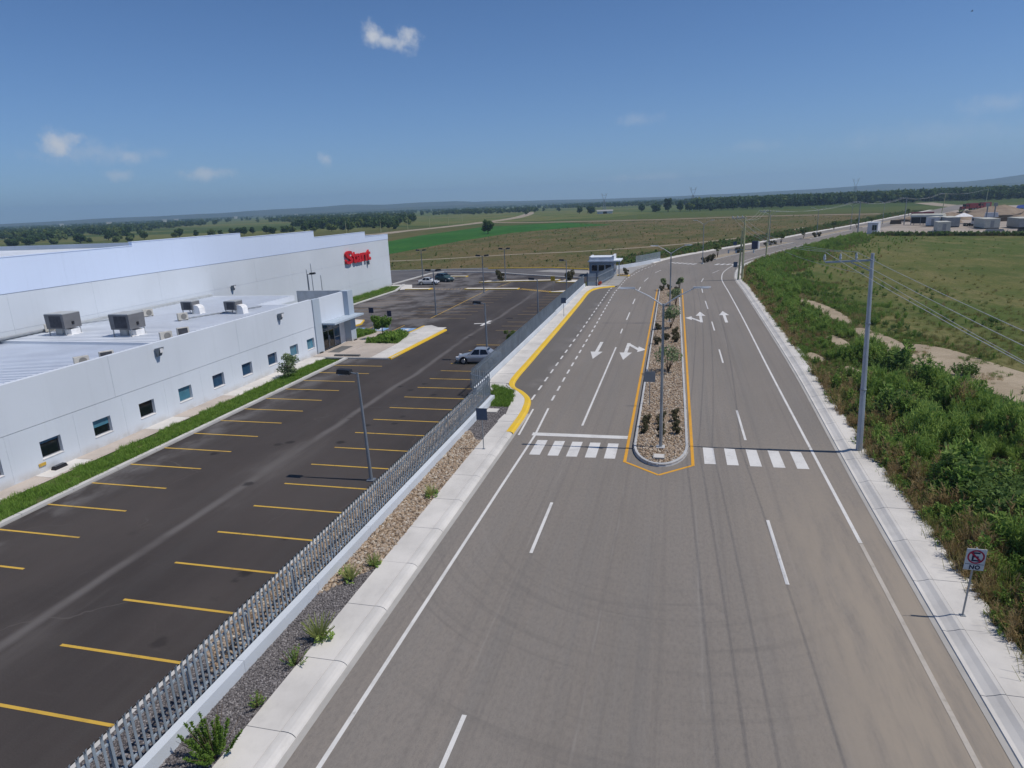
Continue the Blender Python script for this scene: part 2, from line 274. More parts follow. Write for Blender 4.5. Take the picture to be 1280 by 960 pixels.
M = dict(
    road=mk_road(), lot=mk_lot(), ground=mk_ground(),
    meadow=mk_field('meadow_right', (.086, .116, .033), (.140, .138, .050), (.190, .168, .075), (.068, .098, .028), .035),
    brownfield=mk_field('rough_field', (.095, .105, .038), (.150, .118, .058), (.190, .140, .075), (.070, .078, .030), .03),
    crop=mk_field('crop_green', (.030, .120, .022), (.050, .150, .030), (.040, .110, .025), (.030, .09, .018), .05),
    farcrop=mk_field('crop_far', (.095, .135, .040), (.17, .165, .065), (.16, .15, .06), (.07, .10, .03), .02),
    vergesoil=mk_field('verge_soil', (.080, .078, .036), (.120, .100, .052), (.155, .125, .07), (.055, .065, .026), .20),
    sand=mk_dirt('bare_soil', (.30, .245, .175), (.42, .35, .26)), track=mk_dirt('dirt_track', (.28, .235, .18), (.36, .31, .24)),
    yard=mk_dirt('yard_dirt', (.29, .245, .205), (.40, .355, .31), .06), spoil=mk_dirt('spoil_earth', (.22, .17, .13), (.31, .25, .19)),
    concrete=mk_concrete('sidewalk_concrete', (.66, .635, .60)), kerb=mk_concrete('kerb_concrete', (.64, .62, .59)),
    gutter=mk_concrete('gutter_concrete', (.45, .435, .41)), medkerb=mk_concrete('median_kerb', (.52, .525, .53)), drive=mk_concrete('drive_concrete', (.36, .35, .335)),
    paver=mk_concrete('plaza_paving', (.50, .44, .39)), whitekerb=mk_concrete('parking_kerb', (.58, .57, .55)), drain=mk_concrete('grate_dark', (.16, .16, .16)),
    white_paint=mk_paint('white_paint', (.66, .65, .63), (.20, .19, .18), .55), worn_white=mk_paint('worn_white_paint', (.46, .42, .37), (.28, .245, .20), 1.0),
    yellow_line=mk_paint('yellow_line', (.58, .37, .06), (.09, .075, .06), .75), faded_line=mk_paint('faded_yellow_line', (.36, .25, .11), (.07, .06, .055), .6),
    orange_line=mk_paint('amber_line', (.68, .34, .03), (.2, .18, .16), .35), yellow_kerb=mk_paint('yellow_kerb_paint', (.72, .47, .03), (.45, .42, .36), .35),
    blue_paint=mk_paint('blue_paint', (.22, .36, .58), (.10, .10, .10), .5),
    wall=mk_panelwall('wall_paint', (.655, .705, .775)), wall2=mk_panelwall('hall_paint', (.615, .660, .715)), band=mk_panelwall('metal_band', (.60, .69, .86), .04),
    wallbase=mk_concrete('fence_wall_paint', (.60, .645, .70), .9, .7, .12), column=mk_panelwall('column_paint', (.42, .49, .57)),
    roof=simple('roof_sheet', (.62, .66, .72), .42, .0, .07, .4), roofbright=simple('roof_sheet_white', (.74, .78, .84), .42, 0, .06, .4), roofgrey=simple('roof_grey', (.40, .42, .43), .6),
    joint=simple('joint_shadow_gap', (.34, .37, .40), .8), reveal=simple('window_reveal', (.74, .73, .73), .7),
    glass_dark=mk_glass('glass_dark', (.006, .008, .014)), glass_blue=mk_glass('glass_blue', (.030, .075, .150)), glass_teal=mk_glass('glass_teal', (.085, .240, .340)), blind_shadow_strip=mk_glass('recess_shadow_blue', (.060, .150, .26), .3),  # last tone is the window head shadow put into colour
    frame=simple('alu_frame', (.40, .42, .45), .4, .6), fence=simple('fence_steel', (.32, .37, .415), .5, .10, .14, .8), steel=simple('galvanised', (.30, .325, .35), .45, .35, .15, 2.0),
    lampsteel=simple('lamp_steel', (.20, .23, .27), .45, .3), lampwhite=simple('lamp_arm_pale', (.55, .57, .60), .45, .3), black=simple('black_metal', (.018, .018, .022), .5),
    pole=simple('pole_steel', (.40, .44, .50), .5, .2, .12, 1.0), conc_pole=simple('pole_concrete_yellow', (.46, .45, .26), .8, 0, .15, 1.0), insul=simple('insulator_grey', (.45, .50, .55), .35),
    wire=simple('wire_alu', (.50, .50, .50), .5, .3), red=simple('sign_red', (.52, .012, .022), .45), cooler=simple('cooler_grey', (.150, .152, .160), .6), coolerdark=simple('cooler_pad', (.055, .058, .070), .8, 0, .3, 3.0), whitebox=simple('white_sheet', (.78, .78, .78), .5),
    beige=simple('unit_beige', (.52, .50, .45), .55), fan=simple('unit_fan_grey', (.22, .215, .20), .6), signblue=simple('sign_back_blue', (.075, .105, .16), .5), signface=simple('sign_white', (.58, .60, .62), .5), signred=simple('sign_ring_red', (.38, .02, .06), .5), navy=simple('sign_navy', (.012, .018, .06), .5), signyellow=simple('sign_yellow', (.55, .36, .02), .5),
    silver=simple('car_silver', (.42, .44, .47), .28, .55, .04), carwhite=simple('car_white_silver', (.60, .61, .62), .28, .2, .04), teal=simple('car_teal', (.055, .095, .100), .28, .3, .05), tyre=simple('tyre', (.015, .015, .016), .9), rim=simple('rim', (.42, .43, .45), .35, .7), lens=simple('lamp_lens', (.7, .7, .72), .15), redlens=simple('tail_lens', (.35, .01, .01), .2),
    bark=simple('bark', (.12, .085, .055), .95, 0, .3, 6.0), container=simple('container_cream', (.50, .50, .44), .6), contdark=simple('container_grey', (.30, .31, .31), .6), truckred=simple('truck_red', (.20, .03, .03), .4), truckwhite=simple('truck_white', (.60, .62, .65), .4), tarp=simple('tarp_blue', (.10, .16, .50), .6),
    navybox=simple('kiosk_navy', (.035, .042, .085), .6), guard=simple('guard_blue', (.19, .235, .30), .7), guardroof=simple('guard_roof_white', (.66, .70, .76), .6),
    gravel=mk_gravel('tan_gravel_bed', (.25, .185, .125), (.44, .345, .255), (.60, .55, .47), 9.0), darkgravel=mk_gravel('dark_gravel_bed', (.105, .095, .098), (.22, .205, .205), (.33, .31, .31), 16.0),
    pebble=mk_pebble('tan_pebble', [(.16, .115, .08), (.30, .22, .15), (.42, .32, .225), (.34, .28, .23), (.58, .52, .43)]), darkpebble=mk_pebble('dark_pebble', [(.08, .074, .078), (.16, .15, .15), (.21, .195, .195), (.13, .12, .125), (.32, .30, .30)]),
    lawn=mk_field('lawn_soil', (.050, .100, .018), (.085, .145, .028), (.13, .12, .06), (.03, .07, .01), .5),
    l_lawn=mk_leaf('lawn_blade', (.070, .135, .020), (.130, .195, .040)), l_weed=mk_leaf('weed_green', (.046, .088, .018), (.105, .150, .034), (.14, .17, .05), gain=2.5), l_dark=mk_leaf('weed_dark', (.045, .076, .022), (.085, .125, .036), gain=2.4),
    l_feather=mk_leaf('weed_feather', (.068, .116, .024), (.145, .190, .050), gain=2.6), l_dry=mk_leaf('weed_dry', (.120, .082, .040), (.22, .170, .085), gain=2.2), l_tuft=mk_leaf('tuft', (.085, .092, .028), (.150, .132, .052), gain=2.3), l_tuftg=mk_leaf('tuft_green', (.070, .092, .026), (.115, .128, .042), gain=2.2), l_brown=mk_leaf('tuft_brown', (.085, .078, .032), (.140, .108, .052), gain=2.2),
    l_tree=mk_leaf('tree_leaf', (.020, .042, .014), (.042, .072, .022)), l_tree2=mk_leaf('tree_leaf_olive', (.045, .072, .020), (.085, .110, .032)), l_bright=mk_leaf('leaf_bright', (.06, .12, .018), (.12, .19, .038), gain=1.45), l_silver=mk_leaf('leaf_silver', (.075, .105, .050), (.15, .18, .095)), l_shrub=mk_leaf('shrub_dark', (.030, .034, .018), (.075, .066, .034)), l_agave=mk_leaf('spiky', (.11, .14, .045), (.24, .24, .09)), l_flower=mk_leaf('red_flower', (.25, .05, .03), (.35, .10, .05)),
    hill=mk_field('hill_land', (.045, .060, .035), (.075, .085, .045), (.09, .085, .055), (.035, .05, .03), .004),
)

# ------------------------------------------------------------------ helpers
def link_mesh(name, me, parent=None):
    o = bpy.data.objects.new(name, me); COL.objects.link(o)
    if parent is not None: o.parent = parent
    return o
def tag(o, label=None, cat=None, group=None, kind=None):
    if label: o['label'] = label
    if cat: o['category'] = cat
    if group: o['group'] = group
    if kind: o['kind'] = kind
    return o
def thing(name, loc, label, cat, group=None, rz=0.0, rx=0.0, ry=0.0):
    o = bpy.data.objects.new(name, None); COL.objects.link(o); o.location = loc; o.rotation_euler = (rx, ry, rz); o.empty_display_size = .2
    return tag(o, label, cat, group)

class MB:
    def __init__(s): s.v = []; s.f = []
    def add(s, vs, fs):
        n = len(s.v); s.v += [tuple(map(float, p)) for p in vs]; s.f += [tuple(n + i for i in f) for f in fs]; return s
    def box(s, x0, x1, y0, y1, z0, z1, top=1.0):
        cx, cy = (x0 + x1) / 2, (y0 + y1) / 2; t = lambda x, c: c + (x - c) * top
        return s.add([(x0, y0, z0), (x1, y0, z0), (x1, y1, z0), (x0, y1, z0), (t(x0, cx), t(y0, cy), z1), (t(x1, cx), t(y0, cy), z1), (t(x1, cx), t(y1, cy), z1), (t(x0, cx), t(y1, cy), z1)],
                     [(3, 2, 1, 0), (4, 5, 6, 7), (0, 1, 5, 4), (1, 2, 6, 5), (2, 3, 7, 6), (3, 0, 4, 7)])
    def poly(s, pts): return s.add(pts, [tuple(range(len(pts)))])
    def sheet(s, pts2, z): return s.poly([(x, y, z) for x, y in pts2])
    def prism(s, pts, z0, z1):
        a = sum(pts[i][0] * pts[(i + 1) % len(pts)][1] - pts[(i + 1) % len(pts)][0] * pts[i][1] for i in range(len(pts)))
        if a < 0: pts = pts[::-1]
        n = len(pts); return s.add([(x, y, z0) for x, y in pts] + [(x, y, z1) for x, y in pts], [tuple(range(n - 1, -1, -1)), tuple(range(n, 2 * n))] + [(i, (i + 1) % n, n + (i + 1) % n, n + i) for i in range(n)])
    def tube(s, p0, p1, r0, r1=None, n=8):
        r1 = r0 if r1 is None else r1; p0 = Vector(p0); p1 = Vector(p1); d = (p1 - p0).normalized()
        a = d.orthogonal().normalized(); b = d.cross(a); vs = []
        for p, r in ((p0, r0), (p1, r1)):
            for i in range(n):
                t = 2 * math.pi * i / n; vs.append(p + a * math.cos(t) * r + b * math.sin(t) * r)
        return s.add(vs, [(i, (i + 1) % n, n + (i + 1) % n, n + i) for i in range(n)] + [tuple(range(n - 1, -1, -1)), tuple(range(n, 2 * n))])
    def sweep(s, pts, r, n=5):
        pts = [Vector(p) for p in pts]; vs = []; fs = []
        for k, p in enumerate(pts):
            d = (pts[min(k + 1, len(pts) - 1)] - pts[max(k - 1, 0)]).normalized(); a = Vector((-d.y, d.x, 0)); a = a.normalized() if a.length > 1e-4 else Vector((1, 0, 0)); b = d.cross(a)
            rr = r[k] if isinstance(r, (list, tuple)) else r
            for i in range(n):
                t = 2 * math.pi * i / n; vs.append(p + a * math.cos(t) * rr + b * math.sin(t) * rr)
        for k in range(len(pts) - 1):
            for i in range(n): fs.append((k * n + i, k * n + (i + 1) % n, (k + 1) * n + (i + 1) % n, (k + 1) * n + i))
        fs += [tuple(range(n - 1, -1, -1)), tuple((len(pts) - 1) * n + i for i in range(n))]
        return s.add(vs, fs)
    def loft(s, path, prof, closed=False):
        """path: [(x,y)], prof: [(offset to the right of travel, z)]"""
        vs = []; fs = []; n = len(prof)
        P = [Vector(p) for p in path]
        for k, p in enumerate(P):
            d = (P[min(k + 1, len(P) - 1)] - P[max(k - 1, 0)]).normalized(); nr_ = Vector((d.y, -d.x))
            for o, z in prof: q = p + nr_ * o; vs.append((q.x, q.y, z))
        for k in range(len(P) - 1):
            for i in range(n - 1): fs.append((k * n + i, k * n + i + 1, (k + 1) * n + i + 1, (k + 1) * n + i))
        if closed:
            for k in range(len(P) - 1): fs.append((k * n + n - 1, k * n, (k + 1) * n, (k + 1) * n + n - 1))
            fs.append(tuple(range(n))); fs.append(tuple((len(P) - 1) * n + i for i in range(n - 1, -1, -1)))
        return s.add(vs, fs)
    def mesh(s, name, mat, smooth=False):
        me = bpy.data.meshes.new(name); me.from_pydata(s.v, [], s.f); me.materials.append(mat)
        if smooth: me.polygons.foreach_set('use_smooth', [True] * len(me.polygons))
        me.update(); return me
    def build(s, name, mat, parent=None, smooth=False, **k): return tag(link_mesh(name, s.mesh(name, mat, smooth), parent), **k)

def cat_rom(pts, n=8):
    P = [Vector(p) for p in pts]; out = []
    for i in range(len(P) - 1):
        a = P[max(i - 1, 0)]; b = P[i]; c = P[i + 1]; d = P[min(i + 2, len(P) - 1)]
        for k in range(n):
            t = k / n; out.append(.5 * ((2 * b) + (c - a) * t + (2 * a - 5 * b + 4 * c - d) * t * t + (3 * b - a - 3 * c + d) * t ** 3))
    out.append(P[-1]); return [tuple(p) for p in out]
def seg_path(path, step):
    """cut a polyline into pieces of about `step` metres"""
    P = [Vector(p) for p in path]; out = []; cur = [P[0]]; acc_ = 0
    for a, b in zip(P, P[1:]):
        L = (b - a).length; pos = 0
        while acc_ + (L - pos) >= step:
            pos += step - acc_; q = a + (b - a) * (pos / L); cur.append(q); out.append(cur); cur = [q]; acc_ = 0
        acc_ += L - pos
        if (cur[-1] - b).length > 1e-4: cur.append(b)
    if len(cur) > 1: out.append(cur)
    return out
def shrink(seg, g):
    a = (seg[1] - seg[0]).normalized(); b = (seg[-2] - seg[-1]).normalized()
    return [seg[0] + a * g] + seg[1:-1] + [seg[-1] + b * g]
def struct(name, mb, mat, **k): return mb.build(name, mat, kind='structure', **k)

def scatter(name, pts, scl, rot, idx, protos, label=None, cat=None, parent=None):
    c = bpy.data.collections.new(name + '_kinds')
    for i, p in enumerate(protos):
        o = bpy.data.objects.new('%s_kind_%02d' % (name, i), p); c.objects.link(o)
    me = bpy.data.meshes.new(name); n = len(pts); me.vertices.add(n); me.vertices.foreach_set('co', np.asarray(pts, np.float32).ravel())
    a = me.attributes.new('scl', 'FLOAT', 'POINT'); a.data.foreach_set('value', np.asarray(scl, np.float32))
    a = me.attributes.new('rot', 'FLOAT_VECTOR', 'POINT'); a.data.foreach_set('vector', np.asarray(rot, np.float32).ravel())
    a = me.attributes.new('idx', 'INT', 'POINT'); a.data.foreach_set('value', np.asarray(idx, np.int32)); me.update()
    o = link_mesh(name, me, parent); g = bpy.data.node_groups.new(name, 'GeometryNodeTree')
    g.interface.new_socket('Geometry', in_out='INPUT', socket_type='NodeSocketGeometry'); g.interface.new_socket('Geometry', in_out='OUTPUT', socket_type='NodeSocketGeometry')
    N = g.nodes; gi = N.new('NodeGroupInput'); go = N.new('NodeGroupOutput'); ci = N.new('GeometryNodeCollectionInfo'); ip = N.new('GeometryNodeInstanceOnPoints')
    ci.inputs['Collection'].default_value = c; ci.inputs['Separate Children'].default_value = True; ci.inputs['Reset Children'].default_value = True
    ip.inputs['Pick Instance'].default_value = True
    def na(nm, t):
        x = N.new('GeometryNodeInputNamedAttribute'); x.data_type = t; x.inputs['Name'].default_value = nm
        return [q for q in x.outputs if q.enabled and q.name == 'Attribute'][0]
    g.links.new(gi.outputs[0], ip.inputs['Points']); g.links.new(ci.outputs[0], ip.inputs['Instance'])
    g.links.new(na('idx', 'INT'), ip.inputs['Instance Index']); g.links.new(na('rot', 'FLOAT_VECTOR'), ip.inputs['Rotation']); g.links.new(na('scl', 'FLOAT'), ip.inputs['Scale'])
    g.links.new(ip.outputs[0], go.inputs[0]); md = o.modifiers.new('scatter', 'NODES'); md.node_group = g
    return tag(o, label, cat, None, 'stuff')
def zrot(n): return np.stack([np.zeros(n), np.zeros(n), nr.uniform(0, 2 * math.pi, n)], 1)

# leaf clouds
def quads_mesh(name, C, U, V, mat, bend=None):
    """quads with centre C and half axes U, V (n,3 each)"""
    n = len(C); co = np.empty((n, 4, 3)); co[:, 0] = C - U - V; co[:, 1] = C + U - V; co[:, 2] = C + U * .55 + V; co[:, 3] = C - U * .55 + V
    me = bpy.data.meshes.new(name); me.vertices.add(4 * n); me.vertices.foreach_set('co', co.astype(np.float32).ravel())
    me.loops.add(4 * n); me.loops.foreach_set('vertex_index', np.arange(4 * n, dtype=np.int32)); me.polygons.add(n)
    me.polygons.foreach_set('loop_start', np.arange(0, 4 * n, 4, dtype=np.int32)); me.materials.append(mat); me.update(calc_edges=True); return me
def unit(a): return a / (np.linalg.norm(a, axis=-1, keepdims=True) + 1e-9)
def crown_mesh(name, rng, n, clumps, spread, leaf, mat, up=.3):
    """clumps: (k,4) centre+radius"""
    clumps = np.asarray(clumps, float); w = clumps[:, 3] ** 2; k = rng.choice(len(clumps), n, p=w / w.sum())
    d = unit(rng.normal(size=(n, 3))); r = rng.uniform(.45, 1.0, n) ** .6
    C = clumps[k, :3] + d * (r * clumps[k, 3])[:, None] * np.array([1, 1, .85]) * spread
    nrm = unit(d + rng.normal(size=(n, 3)) * .7 + np.array([0, 0, up])); a = unit(np.cross(nrm, rng.normal(size=(n, 3)))); b = np.cross(nrm, a)
    s = leaf * rng.uniform(.6, 1.3, n)[:, None]; return quads_mesh(name, C, a * s * .6, b * s, mat)
def clump_set(rng, k, rx, rz, z0, rmin, rmax, lean=0):
    out = []
    for i in range(k):
        d = unit(rng.normal(size=3)); r = rng.uniform(.2, 1) ** .5
        z = d[2] * r; out.append((d[0] * r * rx, d[1] * r * rx, z0 + rz + z * rz, rng.uniform(rmin, rmax)))
    return out
def trunk_mesh(name, rng, h, r, clumps, mat):
    mb = MB(); top = (0, 0, h); mb.sweep([(0, 0, 0), (r * .3, -r * .2, h * .5), (0, 0, h)], [r, r * .8, r * .55], 7)
    for c in clumps[:6]:
        p = Vector(c[:3]); mb.sweep([(0, 0, h * .82), ((p.x) * .45, p.y * .45, h * .82 + (p.z - h * .82) * .6), tuple(p)], [r * .5, r * .3, r * .12], 5)
    return mb.mesh(name, mat, True)

# ================================================================== SETTING
# open land to the horizon (one sheet, finer towards the middle)
gb = MB(); S = 7000
gb.add([(-S, -S, -.12), (S, -S, -.12), (S, S, -.12), (-S, S, -.12)], [(0, 1, 2, 3)])
struct('ground', gb, M['ground'])
def field(name, pts, mat, z): return struct(name, MB().sheet(pts, z), mat)
field('meadow', [(10, -20), (120, -20), (170, 150), (140, 190), (92, 214.5), (56, 234), (49, 230), (38, 208), (20, 164), (14.5, 150), (11, 138), (9.6, 118)], M['meadow'], -.085)
field('rough_field', [(-140, 150), (-70, 147), (-42, 149), (-18, 144), (-7, 160), (6, 188), (40, 255), (110, 395), (108, 420), (54, 458), (-26, 464), (-60, 480), (-60, 372), (-82, 329), (-89, 267), (-91, 198), (-140, 190)], M['brownfield'], -.085)
field('verge', [(9.7, -20), (24, -20), (25, 30), (24, 46), (20, 60), (19, 80), (17.5, 100), (17, 125), (20, 150), (27, 165), (38, 187), (47, 206), (58, 232), (52, 233), (38, 207), (29, 187), (19, 164), (13.6, 150), (10.8, 138), (9.9, 118), (10.2, 80), (10.0, 50), (9.7, 20)], M['vergesoil'], -.075)
field('crop_field', [(-91, 198), (-89, 267), (-82, 329), (-60, 372), (-38, 398), (-80, 470), (-128, 430), (-132, 330), (-126, 270), (-110, 200)], M['crop'], -.070)
field('pale_field', [(-60, 560), (-20, 700), (-160, 1000), (-420, 1150), (-330, 620), (-190, 500)], M['farcrop'], -.070)
# bare soil patches in the verge
def blob(pts, k=6, jit=.0): return cat_rom(pts + [pts[0]], k)[:-1]
BARE = [[(15.0, 96), (16.6, 97), (18.4, 89), (18.8, 80), (17.4, 77), (16.0, 85)], [(17.2, 74), (18.9, 75), (20.4, 68), (19.8, 61), (18.0, 63)],
        [(18.8, 60), (20.8, 67), (23.5, 65), (25.5, 58), (27.5, 52), (28.5, 44), (25.6, 42), (22.6, 47), (20.8, 52), (19.2, 55)], [(14.2, 70), (15.2, 71), (15.8, 67), (14.8, 65)], [(12.8, 56.5), (13.8, 58), (14.4, 55), (13.4, 53.5)],
        [(11.0, 62), (11.8, 63), (12.4, 60.5), (11.4, 59)]]
for ib, b in enumerate(BARE): field('bare_soil_patch', blob(b), M['sand'], -.060 + .006 * ib)
def track(name, pts, w, mat, z):
    p = cat_rom(pts, 6); return struct(name, MB().loft(p, [(-w / 2, z), (w / 2, z)]), mat)
track('dirt_track', [(-150, 168), (-78, 173), (-47, 187), (-25, 195), (0, 214), (30, 253), (50, 300)], 2.2, M['track'], -.060)
track('dirt_road', [(-260, 340), (-179, 362), (-172, 402), (-163, 481), (-163, 657), (-200, 900), (-240, 1080)], 13, M['track'], -.055)
track('earthwork_strip', [(-170, 560), (-112, 500), (-27, 469), (54, 463), (112, 434)], 13, M['spoil'], -.060)
field('yard', [(50, 236), (92, 214), (140, 190), (300, 330), (260, 500), (205, 520), (160, 458), (112, 378), (88, 320), (68, 276)], M['yard'], -.050)
track('haul_road', [(150, 400), (166, 440), (185, 490), (190, 560), (215, 700)], 15, M['track'], -.045)

# main road
Lp = cat_rom([(-9.75, -25), (-9.75, 0), (-9.75, 38), (-9.75, 75), (-9.8, 106), (-9.6, 124), (-8.3, 140), (-4.6, 155), (-.5, 166.5), (8.6, 184.5), (18.6, 203), (30, 225), (43, 252), (64.6, 294), (86, 338), (110, 388), (150, 470), (200, 575)], 8)
Rp = cat_rom([(8.3, -25), (8.3, 0), (8.55, 30), (9.1, 55), (9.25, 80), (9.25, 106), (9.15, 118), (9.9, 130), (11.6, 141), (14.3, 151), (19.5, 164), (30.2, 188), (39.5, 208), (53, 237), (77, 288), (98.5, 332), (122, 382), (162, 464), (212, 569)], 8)
Lp = Lp[:min(len(Lp), len(Rp))]
def resample(p, n):
    p = np.array(p); d = np.r_[0, np.cumsum(np.linalg.norm(np.diff(p, axis=0), axis=1))]; t = np.linspace(0, d[-1], n)
    return list(zip(np.interp(t, d, p[:, 0]), np.interp(t, d, p[:, 1])))
A_, B_ = resample(Lp, 130), resample(Rp, 130)
rb = MB(); vs = []
for a, b in zip(A_, B_): vs += [(a[0] - .3, a[1], 0), (b[0] + .3, b[1], 0)]
rb.add(vs, [(2 * i, 2 * i + 1, 2 * i + 3, 2 * i + 2) for i in range(129)])
BAY = cat_rom([(-10.05, 42.6), (-10.45, 45.3), (-11.4, 47.2), (-12.4, 48.6), (-12.85, 51), (-12.95, 58), (-13.2, 75), (-13.5, 92), (-13.75, 104), (-13.0, 108.2), (-11.6, 109.9), (-10.4, 110.8)], 5)
road = struct('road', rb, M['road'])
MB().sheet([(-9.4, 41.5)] + [(x - .15, y) for x, y in BAY] + [(-9.4, 111)], .004).build('bay_surface', M['road'], road)

def mark(name, mb, mat, parent=None): return mb.build(name, mat, parent or road)
ZM = .009
def strip(x0, y0, x1, y1, w): 
    d = Vector((x1 - x0, y1 - y0)).normalized(); n_ = Vector((d.y, -d.x)) * w / 2
    return [(x0 - n_.x, y0 - n_.y), (x0 + n_.x, y0 + n_.y), (x1 + n_.x, y1 + n_.y), (x1 - n_.x, y1 - n_.y)]
def mk(name, pts, mat='white_paint', parent=None, z=ZM): return mark(name, MB().sheet(pts, z), M[mat], parent)
# edge lines
le = [(-8.95, -20), (-8.85, 8), (-8.75, 18), (-8.62, 30), (-8.50, 38), (-8.72, 43.6)]
mark('edge_line', MB().loft(le, [(-.07, ZM), (.07, ZM)]), M['white_paint'])
mk('edge_line', strip(-9.52, 37.9, -9.75, 43.3, .13))
re_ = [p for p in cat_rom([(7.50, 27), (7.42, 40), (7.34, 56), (7.33, 80), (7.18, 104), (7.05, 114), (7.15, 121), (8.0, 131), (10.1, 141.5), (12.9, 151), (18, 165), (28.8, 189.5), (38, 209)], 6)]
mark('edge_line', MB().loft(re_, [(-.075, ZM), (.075, ZM)]), M['white_paint'])
mark('edge_line', MB().loft([(7.60, -20), (7.60, 2), (7.56, 15), (7.50, 26.95)], [(-.075, ZM), (.075, ZM)]), M['worn_white'])
# lane dashes left carriageway
for y0, y1, x0, x1 in ((5.0, 14.75, -5.72, -5.62), (23.9, 28.75, -5.68, -5.70), (71.0, 73.7, -6.02, -6.05), (79.4, 84.9, -6.03, -6.05), (92, 97, -6.15, -6.17), (105.5, 110.5, -6.2, -6.15), (118, 123.5, -5.95, -5.5), (132, 136.5, -4.6, -3.6)):
    mk('lane_dash', strip(x0, y0, x1, y1, .14))
mk('lane_line', strip(-5.84, 40.2, -5.87, 64.0, .14))
for y0, y1, x0, x1 in ((5, 9.8, 4.3, 4.25), (23.3, 28.5, 4.18, 4.08), (38.8, 44.6, 4.03, 3.97), (58.2, 63.6, 3.85, 3.8), (73.0, 78.4, 3.8, 3.75), (87.7, 94.7, 3.65, 3.55), (103, 108, 3.45, 3.45), (116.5, 121.5, 3.6, 4.1), (130, 134.5, 6.0, 7.4)):
    mk('lane_dash', strip(x0, y0, x1, y1, .14))
# dotted double line beside the lay-by and the gate
def dotrow(path, step, ln, w):
    p = np.array(path); d = np.r_[0, np.cumsum(np.linalg.norm(np.diff(p, axis=0), axis=1))]; t = 0
    f = lambda q: (np.interp(q, d, p[:, 0]), np.interp(q, d, p[:, 1]))
    while t + ln < d[-1]:
        a, b = f(t), f(t + ln); mk('dotted_line_dash', strip(a[0], a[1], b[0], b[1], w)); t += step
dotrow([(-10.35, 45.5), (-10.42, 55), (-10.55, 75), (-10.9, 107), (-10.2, 122), (-8.6, 138), (-6.0, 150)], 2.62, 1.35, .15)
dotrow([(-8.83, 45.5), (-8.98, 53), (-9.3, 75), (-9.78, 103), (-9.4, 122), (-7.8, 136), (-5, 149)], 2.62, 1.35, .15)
# stop line and crossings
mk('stop_line', [(-8.70, 37.95), (-2.80, 38.05), (-2.80, 38.6), (-8.72, 38.5)], z=ZM + .003)
for i in range(5): 
    x = -8.16 + i * 1.075; mk('crosswalk_bar', [(x, 34.75), (x + .62, 34.8), (x + .62, 37.22), (x, 37.18)], 'white_paint' if i < 4 else 'white_paint')
for i in range(5):
    x = 1.58 + i * 1.17; mk('crosswalk_bar', [(x, 34.75), (x + .60, 34.78), (x + .56, 37.22), (x - .02, 37.25)])
for i in range(6): 
    t = i / 5; mk('crosswalk_bar', [(-2.4 + 4.6 * t, 151.5 - 4.2 * t), (-1.9 + 4.6 * t, 151.2 - 4.2 * t), (-.9 + 4.6 * t, 153.2 - 4.2 * t), (-1.4 + 4.6 * t, 153.5 - 4.2 * t)])
for i in range(5):
    t = i / 4; mk('crosswalk_bar', [(6.9 + 4.4 * t, 145.7 - .9 * t), (7.5 + 4.4 * t, 145.5 - .9 * t), (8.4 + 4.4 * t, 147.8 - .9 * t), (7.8 + 4.4 * t, 148 - .9 * t)])
# direction arrows (shaft, head, turning branch)
def arrow(cx, ytip, ytail, branch, mname='direction_arrow'):
    s_ = 1 if ytip > ytail else -1; mb = MB(); hl = 3.0
    mb.sheet([(cx - .16, ytail), (cx + .16, ytail), (cx + .16, ytip - s_ * hl), (cx - .16, ytip - s_ * hl)], ZM)
    mb.sheet([(cx - .58, ytip - s_ * hl), (cx + .58, ytip - s_ * hl), (cx, ytip)], ZM)
    if branch:
        yb = ytail + s_ * 2.0; e = cx + branch * 1.05
        mb.sheet([(cx + branch * .1, ytail + s_ * .2), (e, yb + s_ * .3), (e, yb + s_ * 1.25), (cx + branch * .1, ytail + s_ * 1.2)], ZM + .003)
        mb.sheet([(e, yb - s_ * .5), (e, yb + s_ * 2.1), (e + branch * .75, yb + s_ * .95)], ZM + .003)
    return mark(mname, mb, M['white_paint'])
arrow(-7.52, 58.9, 66.4, 0); arrow(-4.75, 58.7, 66.0, 1); arrow(5.35, 85.9, 77.9, 0); arrow(2.6, 85.4, 77.9, -1)

# median
def med_edge(y): return (-2.36 - (y - 36) * .0096, .78 - (y - 36) * .0098)
MED = [];  y0 = 37.0; y1 = 106.5
for k in range(15):
    t = math.pi + math.pi * k / 14; l, r_ = med_edge(y0); c = (l + r_) / 2; hw = (r_ - l) / 2; MED.append((c + hw * math.cos(t), y0 + 3.05 * math.sin(t) * (1 if True else 1)))
MED += [(med_edge(y)[1], y) for y in np.linspace(42, y1, 14)]
for k in range(9):
    t = math.pi * k / 8; l, r_ = med_edge(y1); c = (l + r_) / 2; hw = (r_ - l) / 2; MED.append((c + hw * math.cos(t), y1 + 1.6 * math.sin(t)))
MED += [(med_edge(y)[0], y) for y in np.linspace(y1, 42, 14)][1:]
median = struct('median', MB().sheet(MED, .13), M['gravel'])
loop = [Vector(p) for p in MED] + [Vector(MED[0])]
for sg in seg_path([tuple(p) for p in loop], 3.0):
    if len(sg) < 2: continue
    sg = shrink(sg, .012); MB().loft([tuple(p) for p in sg], [(.0, .0), (-.03, .17), (-.05, .19), (-.17, .19), (-.17, .10)], False).build('kerb_block', M['medkerb'], median)
ylw = [(-.80, 32.85), (.98, 34.45)]
mk('amber_line', strip(-.80, 32.85, .96, 34.42, .15), 'orange_line'); mk('amber_line', strip(-2.66, 34.42, -.80, 32.85, .15), 'orange_line', z=ZM + .003)
